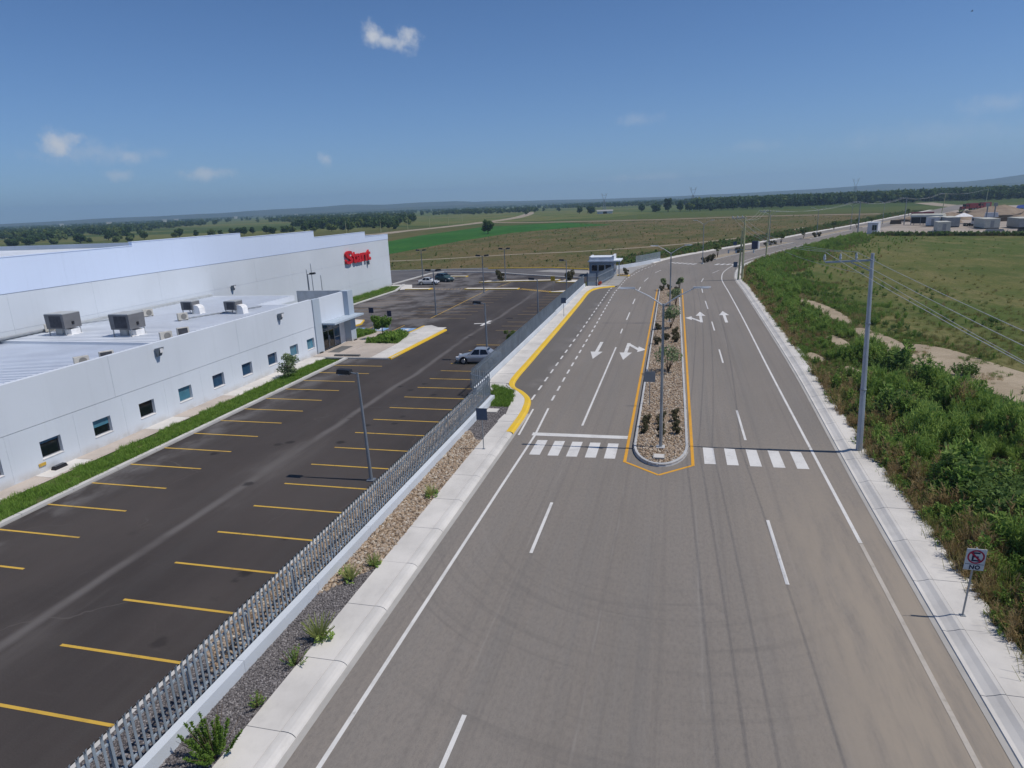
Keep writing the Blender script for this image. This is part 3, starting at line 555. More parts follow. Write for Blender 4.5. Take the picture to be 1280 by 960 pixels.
mk('amber_line', strip(.97, 34.35, .47, 107.5, .17), 'orange_line', z=ZM + .006); mk('amber_line', strip(-2.67, 34.35, -3.36, 107.5, .17), 'orange_line', z=ZM + .006)

# far median island along the bend
def offset_path(p, o):
    P = [Vector(q) for q in p]; out = []
    for k, q in enumerate(P):
        d = (P[min(k + 1, len(P) - 1)] - P[max(k - 1, 0)]).normalized(); out.append(tuple(q + Vector((d.y, -d.x)) * o))
    return out
cen = [((a[0] + b[0]) / 2, (a[1] + b[1]) / 2) for a, b in zip(A_, B_)]
ci_ = [i for i, p in enumerate(cen) if p[1] > 150 and p[1] < 470]
fm = [cen[i] for i in ci_]; fm = [(p[0] + (-.3), p[1]) for p in fm]
isl_r = offset_path(fm, 1.5); isl_l = offset_path(fm, -1.5)
def island_between(i0, i1):
    pl = isl_r[i0:i1] + isl_l[i0:i1][::-1]
    isl = struct('median_island', MB().prism(pl, 0, .16), M['medkerb']); MB().sheet(offset_path(pl, 0), .165).build('soil_top', M['track'], isl); return isl
island_between(1, 13); island_between(15, 26); island_between(28, 42); island_between(44, 58)

# left gutter, kerb and sidewalk slabs
lkerb = struct('kerb', MB().loft([(-9.75, -25), (-9.75, 42.2)], [(-.30, .012), (.02, .012)]), M['gutter'])   # concrete gutter strip
for i, sg in enumerate(seg_path([(-10.05, -20), (-10.05, 42.0)], 3.0)):
    a, b = sg[0].y + .012, sg[-1].y - .012
    MB().loft([(-10.0, a), (-10.0, b)], [(.06, .0), (.03, .06), (-.05, .125), (-.16, .158), (-.30, .165), (-.40, .16), (-.40, 0)], True).build('kerb_block', M['kerb'], lkerb, smooth=False)
lwalk = struct('sidewalk', MB().sheet([(-11.46, -25), (-10.39, -25), (-10.39, 41.5), (-11.30, 41.5)], .10), M['gutter'])
for i, sg in enumerate(seg_path([(0, -20), (0, 41.5)], 3.0)):
    a, b = sg[0].y + .009, sg[-1].y - .009; dz = rnd.uniform(-.004, .004)
    MB().prism([(-11.48, a), (-10.415, a), (-10.415, b), (-11.48 + max(0, b - 36) * .02, b)], .05, .155 + dz).build('slab', M['concrete'], lwalk)
# yellow bay kerb and the walk behind it
bk = struct('bay_kerb', MB().loft([(-9.99, 38.0), (-9.99, 41.0)] + BAY, [(.10, 0), (.05, .12), (-.06, .170), (-.36, .170), (-.36, .02)], False), M['yellow_kerb'])
bw_pts = [(x - .345, y) for x, y in BAY[3:]]
bwalk = struct('bay_sidewalk', MB().sheet([(-11.28, 41.5), (-10.4, 41.5), (-10.4, 42.6)] + [(x - .34, y) for x, y in BAY] + [(-10.5, 111.5), (-13.2, 112.2), (-15.1, 111.2), (-14.85, 49.2), (-13.9, 49.0), (-12.1, 45.8), (-11.7, 44.5)], .10), M['gutter'])
corner = [(-11.28, 41.53), (-10.36, 41.53), (-10.38, 42.6)] + [(x - .36, y) for x, y in BAY[1:16]]
MB().prism(corner + [(-13.2, 49.0), (-12.2, 47.3), (-11.75, 45.8), (-11.6, 44.2)], .05, .156).build('slab', M['concrete'], bwalk)
bx = lambda y: np.interp(y, [p[1] for p in BAY[16:-12]], [p[0] for p in BAY[16:-12]]) - .36
fx2 = lambda y: -14.9 - .4 * (y - 48) / 63
for y in np.arange(49.4, 109, 3.0):
    a, b = y + .015, min(y + 3, 109) - .015
    MB().prism([(fx2(a) + .05, a), (bx(a), a), (bx(b), b), (fx2(b) + .05, b)], .05, .153 + rnd.uniform(-.003, .003)).build('slab', M['concrete'], bwalk)
MB().prism([(-15.2, 109.02), (-14.15, 109.02), (-12.4, 110.6), (-10.8, 111.3), (-13.2, 112.2), (-15.2, 111.6)], .05, .152).build('slab', M['concrete'], bwalk)
MB().prism([(-13.9, 47.3), (-13.0, 48.0), (-13.25, 49.3), (-14.85, 49.3)], .05, .150).build('slab', M['concrete'], bwalk)
# right gutter, rolled kerb and walk slabs
rk = struct('verge_kerb', MB().loft([p for p in Rp if p[1] < 240], [(-.02, .012), (.16, .012)]), M['gutter'])
for sg in seg_path([p for p in Rp if -20 < p[1] < 235], 3.0):
    sg = [tuple(p) for p in shrink(sg, .012)]
    MB().loft(sg, [(.14, .0), (.17, .05), (.30, .035), (.50, .09), (.66, .16), (.78, .165), (.78, 0)], True).build('kerb_block', M['kerb'], rk)
rw = struct('verge_walk', MB().loft([p for p in Rp if p[1] < 235], [(.7, .10), (1.75, .10)]), M['gutter'])
for sg in seg_path([p for p in Rp if -20 < p[1] < 232], 3.0):
    wy = sg[0].y; w = float(np.interp(wy, [0, 22, 28, 40, 60, 120, 240], [1.9, 2.05, 2.05, 1.55, 1.35, 1.3, 1.1]))
    sg = [tuple(p) for p in shrink(sg, .009)]; dz = rnd.uniform(-.004, .004)
    MB().loft(sg, [(.795, .05), (.795, .155 + dz), (w, .155 + dz), (w, .05)], True).build('slab', M['concrete'], rw)
# left kerb of the far bend
fk = [p for p in Lp if p[1] > 151 and p[1] < 480]
fkerb = struct('bend_kerb', MB().loft(fk, [(-1.7, -.02), (-1.7, .14), (-.35, .15), (-.05, .14), (.0, .0)]), M['concrete'])

# gravel strips outside the fence wall
gs = lambda n, pts, m: struct(n, MB().sheet(pts, .10), M[m])
TAN_O = [(-12.93, 19.3), (-11.46, 21.7), (-11.46, 36.3), (-11.85, 36.4), (-12.75, 38.0), (-12.93, 37.7)]
DK1 = [(-12.93, -20), (-11.46, -20), (-11.46, 21.7), (-12.93, 19.3)]; DK2 = [(-12.93, 37.7), (-12.75, 38.0), (-11.85, 36.4), (-11.40, 36.3), (-11.30, 41.5), (-11.55, 43.3), (-12.95, 43.3)]
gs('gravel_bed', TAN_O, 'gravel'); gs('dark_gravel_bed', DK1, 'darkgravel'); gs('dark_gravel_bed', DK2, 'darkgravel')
gpatch = struct('grass_patch', MB().sheet([(-12.95, 43.3), (-11.55, 43.3), (-11.6, 44.2), (-11.75, 45.8), (-12.2, 47.3), (-13.0, 48.0), (-14.3, 48.9), (-14.5, 47.0), (-13.3, 46.2)], .105), M['lawn'])
# inside strip between the wall and the lot
TAN_I = [(-15.16, 15.8), (-13.36, 14.2), (-13.36, 46), (-15.16, 46)]; DK_I = [(-15.16, -20), (-13.36, -20), (-13.36, 14.2), (-15.16, 15.8)]
gs('gravel_bed', TAN_I, 'gravel'); gs('dark_gravel_bed', DK_I, 'darkgravel')
ik = struct('lot_kerb', MB().box(-15.36, -15.16, -20, 46.4, -.02, .03), M['gutter'])
for sg in seg_path([(0, -20), (0, 46.3)], 3.0):
    MB().box(-15.35, -15.17, sg[0].y + .012, sg[-1].y - .012, .02, .07).build('kerb_block', M['whitekerb'], ik)
struct('inner_verge', MB().sheet([(-15.3, 46.4), (-15.35, 111), (-16.0, 111), (-15.6, 46.4)], .06), M['darkgravel'])

# parking lot
lot = struct('parking_lot', MB().sheet([(-31.4, -20), (-15.38, -20), (-15.6, 60), (-16.0, 112), (-16.5, 126), (-22, 126.5), (-31, 131.5), (-38, 137), (-50, 140), (-60, 139), (-62, 120), (-52.2, 116), (-48, 110), (-48, 66), (-40, 66), (-31.2, 66), (-31.2, 57)], -.004), M['lot'])
pl = lambda n, pts, m, z=.004: MB().sheet(pts, z).build(n, M[m], lot)
for k in range(-2, 24):
    y = 12.36 + 2.737 * k
    if y < 66: pl('stall_line', [(-20.3, y - .06), (-15.42, y - .06), (-15.42, y + .06), (-20.3, y + .06)], 'yellow_line')
for k in range(12):
    y = 72.3 + 2.737 * k; pl('stall_line', [(-20.4, y - .06), (-16.0, y - .06), (-16.0, y + .06), (-20.4, y + .06)], 'faded_line' if k < 20 else 'yellow_line')
for k in range(-2, 14):
    y = 18.96 + 2.737 * k
    if y < 56: pl('stall_line', [(-31.3, y - .06), (-26.45, y - .06), (-26.45, y + .06), (-31.3, y + .06)], 'yellow_line')
for k in range(11):
    y = 80.3 + 2.72 * k
    pl('stall_line', [(-36.4, y - .055), (-31.5, y - .055), (-31.5, y + .055), (-36.4, y + .055)], 'faded_line'); pl('stall_line', [(-31.3, y - .055), (-26.6, y - .055), (-26.6, y + .055), (-31.3, y + .055)], 'faded_line')
    if k: pl('stall_line', [(-46.6, y - .055), (-42.2, y - .055), (-42.2, y + .055), (-46.6, y + .055)], 'faded_line')
pl('centre_line', [(-31.46, 80.2), (-31.34, 80.2), (-31.6, 108.6), (-31.72, 108.6)], 'yellow_line', .007)
pl('centre_line', [(-31.0, 111.5), (-30.88, 111.5), (-30.2, 119.0), (-30.32, 119.0)], 'yellow_line', .007)
# white chevron beside the lane, blue disabled bays with pale symbol
pl('lane_arrow', [(-24.3, 76.3), (-22.3, 76.7), (-22.3, 77.1), (-24.3, 76.7)], 'white_paint'); pl('lane_arrow', [(-23.2, 75.2), (-22.8, 75.2), (-22.6, 78.6), (-23.0, 78.6)], 'white_paint', .008)
for x in (-38.2, -35.0, -31.5):
    pl('blue_bay', [(x - 1.0, 71.5), (x + .9, 71.5), (x + .9, 73.4), (x - 1.0, 73.4)], 'blue_paint')
    mb = MB().sheet([(x - .25, 72.0), (x + .15, 72.0), (x + .35, 72.9), (x - .15, 73.0)], .008); mb.sheet([(x - .5, 71.8), (x - .2, 71.7), (x + .5, 71.9), (x + .4, 72.1), (x - .3, 72.1)], .009).build('blue_bay_symbol', M['white_paint'], lot)
for x in (-36.75, -33.0): pl('stall_line', [(x - .06, 70.2), (x + .06, 70.2), (x + .16, 75.2), (x + .04, 75.2)], 'yellow_line')
# speed-hump stripes
for k in range(11): 
    x = -42.4 + k * .60; pl('hump_stripe', [(x, 109.5), (x + .30, 109.5), (x + .30, 110.4), (x, 110.4)], 'faded_line', .010)
for k in range(15):
    t = k / 14; x = -26.1 + 6.3 * t; yy = 108.6 - 4.2 * t; pl('hump_stripe', [(x, yy), (x + .24, yy - .1), (x + .44, yy + 1.2), (x + .20, yy + 1.3)], 'yellow_line', .010)
# kerbed islands of the lot
def kisland(name, pts, edge='yellow_kerb', topm='concrete', h=.15, w=.18):
    o = struct(name, MB().prism(pts, -.02, h), M[edge]); c = Vector((sum(p[0] for p in pts) / len(pts), sum(p[1] for p in pts) / len(pts)))
    ins = []
    for k in range(len(pts)):
        p0, p1, p2 = Vector(pts[k - 1]), Vector(pts[k]), Vector(pts[(k + 1) % len(pts)]); a = (p0 - p1).normalized(); b = (p2 - p1).normalized(); bi = a + b
        if bi.length < 1e-3: bi = Vector((-a.y, a.x))
        bi.normalize()
        if (c - p1).dot(bi) < 0: bi = -bi
        ins.append(tuple(p1 + bi * w))
    MB().sheet(ins, h + .005).build('top_surface', M[topm], o); return o
kisland('parking_island', [(-47.2, 109.3), (-42.7, 109.2), (-42.5, 110.7), (-46.8, 111.0)])
kisland('parking_island', [(-36.0, 108.9), (-26.4, 108.3), (-26.3, 109.6), (-35.9, 110.4)])
kisland('parking_island', [(-20.2, 104.0), (-16.2, 103.8), (-16.2, 106.4), (-17.5, 106.5), (-20.0, 104.8)])
kisland('parking_island', [(-36.4, 118.9), (-21.5, 120.3), (-21.4, 121.6), (-35.2, 121.2)])
kisland('parking_island', [(-46.9, 129.6), (-42.2, 129.0), (-42.0, 130.2), (-46.7, 130.8)])
kisland('parking_island', [(-21.6, 117.5), (-17.0, 117.0), (-17.0, 120.5), (-20.4, 121.0)])
kisland('entrance_island', [(-40.6, 75.3), (-39.4, 73.0), (-38.9, 75.6), (-39.8, 78.2), (-41.4, 78.6)])
# yard road round the back with its kerbs
prd = struct('perimeter_road', MB().sheet([(-140, 112), (-62, 117), (-53.5, 117.4), (-52.8, 136.9), (-50.6, 140), (-38, 136.8), (-29.6, 131), (-20.6, 125.8), (-14.5, 126), (-14.5, 139), (-18.5, 140.5), (-27.3, 145), (-42.2, 145.8), (-65, 144), (-140, 150)], .006), simple('perimeter_asphalt', (.115, .110, .112), .9, 0, .2, .2))
for pth, m in (([(-53.2, 117.2), (-52.6, 136.9), (-50.6, 139.8), (-37.9, 136.5), (-29.6, 130.8), (-20.6, 125.6), (-17.5, 124.5)], 'whitekerb'), ([(-140, 149), (-65, 143.8), (-42.2, 145.6)], 'whitekerb'), ([(-42.2, 145.6), (-27.3, 144.9), (-18.5, 140.2)], 'yellow_kerb')):
    struct('perimeter_kerb', MB().loft(pth, [(-.25, 0), (-.25, .16), (.25, .16), (.25, 0)], True), M[m])
struct('drive_apron', MB().sheet([(-30, 138.2), (-18.5, 132.5), (-15.0, 131.8), (-15.0, 136.5), (-20, 139), (-27, 141)], .012), M['drive'])
# concrete gate apron beside the guardhouse
gate = struct('gate_apron', MB().sheet([(-14.6, 112.2), (-13.2, 112.1), (-10.5, 111.0), (-9.9, 113.5), (-9.7, 124), (-8.4, 139.5), (-4.9, 154), (-6.5, 153.5), (-12.8, 140), (-14.6, 132)], .016), M['drive'])
for sg in ([(-14.4, 117), (-9.75, 116.6)], [(-14.5, 121.5), (-9.7, 121.2)], [(-14.5, 126), (-9.55, 125.6)], [(-14.3, 131), (-9.2, 131)], [(-13.4, 137), (-8.5, 137)], [(-12, 142), (-7.9, 141.7)], [(-12.0, 112.4), (-12.2, 140)]):
    mk('apron_joint', strip(*sg[0], *sg[1], .05), 'drain', gate, .021)
kisland('gate_island', [(-11.5, 127.4), (-9.4, 126.2), (-9.1, 127.3), (-10.0, 129.4), (-11.3, 130)], 'yellow_kerb', 'gravel')

# office front: apron, lawn strip, kerb, plaza
struct('wall_apron', MB().sheet([(-35.4, -20), (-34.3, -20), (-33.7, 57.0), (-35.4, 58.3)], .115), M['paver'])
for k, sg in enumerate(seg_path([(0, -10), (0, 57)], 2.74)):
    pass
apron = bpy.data.objects['wall_apron']
for sg in seg_path([(0, 8), (0, 57)], 2.74):
    MB().prism([(-35.3, sg[0].y + .012), (-34.25 + .016 * (sg[0].y - 20) + rnd.uniform(-.08, .08), sg[0].y + .012), (-34.22 + .016 * (sg[0].y - 20) + rnd.uniform(-.08, .08), sg[-1].y - .012), (-35.3, sg[-1].y - .012)], .05, .13 + rnd.uniform(-.004, .004)).build('slab', M['concrete'] if rnd.random() < .5 else M['paver'], apron)
lawn = struct('lawn_strip', MB().sheet([(-34.5, -20), (-31.62, -20), (-31.62, 55.6), (-33.5, 56.0)], .11), M['lawn'])
pk = struct('stall_kerb', MB().box(-31.63, -31.30, -20, 57.2, -.02, .05), M['gutter'])
for sg in seg_path([(0, -10), (0, 57.2)], 3.0): MB().box(-31.62, -31.31, sg[0].y + .012, sg[-1].y - .012, .02, .165).build('kerb_block', M['whitekerb'], pk)
plaza = struct('plaza', MB().prism([(-35.3, 57.2), (-26.95, 57.2), (-26.4, 72.0), (-29.2, 74.8), (-30.1, 74.2), (-30.3, 69.4), (-41, 71.2), (-41, 66.2), (-35.3, 66.2)], -.02, .12), M['whitekerb'])
MB().loft([(-26.78, 57.25), (-26.25, 72.0)], [(.03, 0), (.0, .13), (-.06, .165), (-.34, .165), (-.34, .02)], True).build('yellow_edge', M['yellow_kerb'], plaza)
MB().loft([(-30.0, 74.2), (-30.2, 69.6)], [(.06, 0), (.04, .16), (-.14, .165), (-.14, .02)], True).build('yellow_edge', M['yellow_kerb'], plaza)
for i, y in enumerate(np.arange(57.35, 69, 2.2)):
    for x0, x1, m in ((-28.95, -26.7, 'concrete'), (-32.3, -29.0, 'paver' if y < 62 else 'concrete'), (-35.2, -32.35, 'paver')):
        if x0 < -29.1 and y > 63 and x0 > -33: continue
        MB().box(x0 + .01, x1 - .01, y + .012, y + 2.19, .1, .15 + rnd.uniform(-.003, .003)).build('slab', M[m], plaza)
for y in (69.5, 71.4): MB().box(-29.6, -26.75, y + .01, y + 1.85, .1, .15).build('slab', M['concrete'], plaza)
MB().box(-34.6, -33.3, 59.2, 62.3, .12, .156).build('entrance_grate', M['drain'], plaza)
for a, b in ((-33.0, -32.0), (-31.9, -30.3)): MB().box(a, b, 57.6, 57.95, .12, .30).build('step_edge', M['drain'], plaza)
plant_bed = struct('planting_bed', MB().prism([(-32.6, 63.9), (-29.0, 63.9), (-29.7, 68.7), (-32.5, 68.7)], .1, .17), M['lawn'])
plant_bed2 = struct('planting_bed', MB().prism([(-38.6, 66.3), (-34.9, 66.3), (-34.2, 69.9), (-38, 70.9)], .1, .17), M['lawn'])
struct('hall_verge', MB().prism([(-52.1, 75), (-48.4, 75), (-48.4, 108), (-50.2, 114.5), (-52.1, 114.6)], -.02, .10), M['lawn'])
struct('hall_kerb', MB().loft([(-48.3, 74), (-48.3, 108), (-50.6, 117.0)], [(-.3, 0), (-.3, .15), (.15, .15), (.15, 0)], True), M['whitekerb'])
struct('hall_path', MB().sheet([(-50.0, 114.5), (-48.2, 109.2), (-46.6, 111.2), (-49.0, 117), (-53, 117.2), (-53, 115)], .02), M['concrete'])

# ================================================================== BUILDINGS
# ---- production hall
hall = thing('factory_hall', (-52.1, 60, 0), 'large white windowless factory hall with a stepped pale blue top band', 'building')
HX = 0.0; yo = 60.0
TOPS = [(-40, 55.0, 11.5), (55.0, 72.0, 11.85), (72.0, 89.0, 11.30), (89.0, 105.5, 10.38), (105.5, 114.7, 9.55)]
MB().box(-100, -.030, -40 - yo + .1, 114.5 - yo, 0, 8.6).build('core', M['wall2'], hall)
edges = list(np.linspace(-40, 114.7, 20))
for a, b in zip(edges, edges[1:]):
    for z0, z1 in ((0, 2.05), (2.05, 5.75), (5.75, 8.68)):
        MB().box(-.029, rnd.uniform(-.003, .0), a - yo + .004, b - yo - .004, z0 + (.010 if z0 else 0), z1 - .010).build('panel', M['wall2'], hall)
for a, b, t in TOPS:
    n = max(1, round((b - a) / 8.2)); ee = np.linspace(a, b, n + 1)
    for p, q in zip(ee, ee[1:]): MB().box(-.30, .035, p - yo + .002, q - yo - .002, 8.69, t).build('top_panel', M['band'], hall)
    MB().box(-.40, .07, a - yo + .01, b - yo - .01, t + .002, t + .06).build('coping', M['band'], hall)
MB().box(-100, -.3, 114.52 - yo, 114.7 - yo, 0, 9.5).build('end_wall', M['wall2'], hall)
rf = MB(); rf.poly([(-.32, -40 - yo, 10.6), (-.32, 55 - yo, 10.6), (-48, 55 - yo, 13.0), (-48, -40 - yo, 13.0)]); rf.poly([(-48, -40 - yo, 13.0), (-48, 55 - yo, 13.0), (-98, 55 - yo, 10.6), (-98, -40 - yo, 10.6)])
rf.poly([(-.32, 55 - yo, 8.7), (-.32, 114.5 - yo, 8.2), (-98, 114.5 - yo, 8.2), (-98, 55 - yo, 8.7)]); rf.poly([(-.32, 55 - yo, 8.7), (-48, 55 - yo, 13.0), (-98, 55 - yo, 8.7)])
hroof = rf.build('roof', M['roofbright'], hall)
rr = MB()
for y in np.arange(-10, 54.6, .9): rr.add([(-.4, y - yo, 10.62), (-.4, y - yo + .12, 10.62), (-48, y - yo + .12, 13.07), (-48, y - yo, 13.07)], [(0, 1, 2, 3)])
tag(rr.build('roof_rib', M['roofbright'], hroof), kind='stuff')
def wall_lamp(loc, label):
    t = thing('wall_lamp', loc, label, 'lamp', 'wall lamps on the white facades')
    MB().box(0, .06, -.12, .12, -.16, .16).build('bracket', M['lampsteel'], t); b = MB(); b.add([(.06, -.26, .28), (.06, .26, .28), (.06, .13, -.30), (.06, -.13, -.30), (.42, -.26, .34), (.42, .26, .34), (.26, .13, -.26), (.26, -.13, -.26)], [(0, 1, 2, 3), (4, 5, 6, 7), (0, 1, 5, 4), (1, 2, 6, 5), (2, 3, 7, 6), (3, 0, 4, 7)]); b.build('lamp_body', M['lampsteel'], t)
    MB().box(.425, .44, -.15, .12, -.02, .27).build('lens', M['lens'], t)
wall_lamp((-52.08, 69, 5.6), 'small grey floodlight on the tall factory hall wall')
wall_lamp((-35.28, 37.7, 5.0), 'grey floodlight on the office wall nearest the left edge')
wall_lamp((-35.28, 52.6, 4.95), 'grey floodlight high on the office wall near the entrance')

# company lettering on the hall
def text_mesh(name, ch, size, depth, mat, bold=0.0):
    cu = bpy.data.curves.new(name, 'FONT'); cu.body = ch; cu.size = size; cu.extrude = depth; cu.offset = bold; cu.resolution_u = 3
    o = bpy.data.objects.new(name, cu); COL.objects.link(o); dg = bpy.context.evaluated_depsgraph_get(); me = bpy.data.meshes.new_from_object(o.evaluated_get(dg)); bpy.data.objects.remove(o)
    me.materials.clear(); me.materials.append(mat); me.name = name; return me
sg_ = thing('company_sign', (-52.03, 97.4, 5.75), 'big red raised letters reading Stant on the hall', 'sign')
px = 0.0
for ch, wd, sc in (('S', 2.35, 1.0), ('t', 1.35, 1.0), ('a', 1.95, 1.0), ('n', 2.05, 1.0), ('t', 1.4, 1.0)):
    me = text_mesh('letter', ch, 2.75, .16, M['red'], .085); co = np.empty(len(me.vertices) * 3); me.vertices.foreach_get('co', co); co = co.reshape(-1, 3)
    w = co[:, 0].max() - co[:, 0].min(); x0 = co[:, 0].min(); sx = wd / w
    new = np.stack([co[:, 2] + .18, px + (co[:, 0] - x0) * sx, co[:, 1]], 1); me.vertices.foreach_set('co', new.ravel()); me.update(); link_mesh('letter', me, sg_); px += wd - .06
MB().box(0, .02, 0.5, 8.2, .6, .75).build('mounting_rail', M['steel'], sg_)
wall_lamp((-52.0, 105.4, 5.2), 'small dark fixture below the end of the red letters')

# ---- office block
off = thing('office_block', (-35.3, 40, 0), 'long low white office wing with a row of square windows', 'building')
oy = 40.0; ZJ = 2.93; ZT = 5.66
WW = 1.36
WIN = [24.2, 27.9, 31.55, 35.3, 39.05, 42.8, 46.5, 50.2, 53.75, 56.75]
def rel(y): return y - oy
bounds = [-20, 12, 26.0] + [(WIN[i] + WIN[i + 1]) / 2 + .6 for i in range(1, 9)] + [58.4]
for a, b in zip(bounds, bounds[1:]):
    w = [y for y in WIN if a < y and y + WW < b]; mb = MB(); x0, x1 = -.32, 0.0; A, B = rel(a) + .003, rel(b) - .003
    if w:
        y = rel(w[0]); mb.box(x0, x1, A, B, 0, .88); mb.box(x0, x1, A, B, 1.92, ZJ - .012); mb.box(x0, x1, A, y, .88, 1.92); mb.box(x0, x1, y + WW, B, .88, 1.92)
        if len(w) > 1: pass
    else: mb.box(x0, x1, A, B, 0, ZJ - .012)
    mb.build('panel', M['wall'], off)
for a, b in ((-20, 6), (6, 20), (20, 33.6), (33.6, 46.5), (46.5, 58.4)): MB().box(-.32, .018, rel(a) + .006, rel(b) - .006, ZJ + .012, ZT).build('upper_panel', M['wall'], off)
MB().box(-.34, -.322, rel(-20), rel(58.4), 2.0, 5.0).build('backing', M['joint'], off)
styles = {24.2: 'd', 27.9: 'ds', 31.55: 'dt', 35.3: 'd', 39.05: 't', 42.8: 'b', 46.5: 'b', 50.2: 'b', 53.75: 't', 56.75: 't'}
for y in WIN:
    st = styles[y]; Y = rel(y); f = MB(); 
    f.box(-.22, -.17, Y, Y + .05, .88, 1.92); f.box(-.22, -.17, Y + WW - .05, Y + WW, .88, 1.92); f.box(-.22, -.17, Y + .05, Y + WW - .05, .88, .93); f.box(-.22, -.17, Y + .05, Y + WW - .05, 1.87, 1.92)
    w = f.build('window', M['frame'], off)
    g_ = {'d': 'glass_dark', 'ds': 'glass_dark', 'dt': 'glass_dark', 't': 'glass_teal', 'b': 'glass_blue'}[st]
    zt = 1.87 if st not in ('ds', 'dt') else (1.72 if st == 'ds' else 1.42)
    MB().box(-.205, -.19, Y + .05, Y + WW - .05, .93, zt).build('pane', M[g_], w)
    if zt < 1.87: MB().box(-.205, -.188, Y + .05, Y + WW - .05, zt + .005, 1.87).build('blind_shadow_strip', M['glass_teal'] if st == 'dt' else M['blind_shadow_strip'], w)  # blue strip paints in the recess shadow; teal strips are blinds
    MB().box(-.17, .03, Y - .02, Y + WW + .02, .84, .882).build('window_sill', M['reveal'], off)
MB().box(-16.7, -.32, rel(-20), rel(40.0), 4.55, 4.85).build('roof', M['roofbright'], off)
rib = MB()
for y in np.arange(18, 40, .36): rib.box(-16.6, -.33, rel(y), rel(y) + .10, 4.85, 4.95)
tag(rib.build('roof_rib', M['roofbright'], off), kind='stuff')
MB().box(-16.7, -.34, rel(40.0), rel(58.8), 4.6, 5.15).build('roof', M['roof'], off)
MB().box(-16.7, -6.15, rel(58.85), rel(65.3), 4.6, 5.15).build('roof', M['roof'], off)
rib = MB()
for y in np.arange(40.4, 65, .55): rib.box(-16.6, -.36 if y < 58.5 else -6.2, rel(y), rel(y) + .06, 5.15, 5.185)
tag(rib.build('roof_rib', M['roof'], off), kind='stuff')
MB().box(-16.75, -16.45, rel(20), rel(65), 5.15, 5.38).build('roof_flashing', M['roofgrey'], off)
# entrance portal
E0, E1 = 58.4, 65.8
MB().box(-6.0, -.3, rel(65.55), rel(E1), 0, 5.62).build('portal_wall', M['roofgrey'], off)  # grey paints in the shade on the inner face
MB().box(-6.1, -.34, rel(58.85), rel(65.5), 4.1, 4.35).build('portal_roof', M['roof'], off)
MB().box(-.35, .12, rel(58.42), rel(59.7), 0, 5.60).build('portal_column', M['column'], off)
MB().box(-.35, .62, rel(64.75), rel(65.9), 0, 5.64).build('portal_column', M['column'], off)
MB().box(-.25, .04, rel(59.72), rel(64.73), 3.05, 5.58).build('portal_panel', M['wall'], off)
MB().box(-.2, 1.55, rel(59.75), rel(66.3), 2.86, 3.04).build('canopy', M['column'], off)
MB().box(-.9, -.12, rel(63.65), rel(64.73), 0, 2.85).build('portal_side', M['reveal'], off)
MB().box(-.9, -.12, rel(59.72), rel(59.95), 0, 2.85).build('portal_side', M['reveal'], off)
def doorset():
    fx = -.18
    fr = MB(); y0_, y1_ = rel(60.0), rel(63.6); n = 3; wd = (y1_ - y0_) / n
    for i in range(n + 1): fr.box(fx - .05, fx + .05, y0_ + i * wd - .04, y0_ + i * wd + .04, .15, 2.85)
    for z in (.15, 1.02, 2.02, 2.80): fr.box(fx - .045, fx + .045, y0_ + (0 if z > 1.5 or z < .5 else 2 * wd), y1_, z, z + .07)
    d = fr.build('glass_door', M['frame'], off)
    for i in range(n):
        MB().box(fx - .015, fx + .015, y0_ + i * wd + .05, y0_ + (i + 1) * wd - .05, 2.10, 2.79).build('pane', M['glass_blue'], d)
        MB().box(fx - .014, fx + .014, y0_ + i * wd + .05, y0_ + (i + 1) * wd - .05, .23, 2.01).build('pane', M['glass_dark'] if i < 2 else M['glass_blue'], d)
    MB().tube((fx + .09, y0_ + wd + .12, .9), (fx + .09, y0_ + wd + .12, 1.5), .025).build('door_handle', M['lampwhite'], d)
doorset()
for y in (58.9, 65.4): MB().box(.63 if y > 60 else .13, .77 if y > 60 else .27, rel(y) - .3, rel(y) + .3, .13, .24).build('floor_light', M['black'], off)
ub = thing('uplight_box', (-35.15, 28.5, .13), 'small black uplight box at the foot of the office wall', 'light'); MB().box(0, .34, -.42, .42, 0, .18, .86).build('housing', M['black'], ub); MB().box(.05, .29, -.34, .34, .181, .20).build('glass_cover', M['glass_dark'], ub)
yb_ = thing('valve_tag', (-35.27, 27.75, .62), 'small yellow plate low on the office wall', 'plate'); MB().box(0, .03, -.22, .22, -.09, .09).build('plate', M['yellow_line'], yb_); MB().tube((.03, -.15, 0), (.05, -.15, 0), .02).build('screw', M['steel'], yb_)

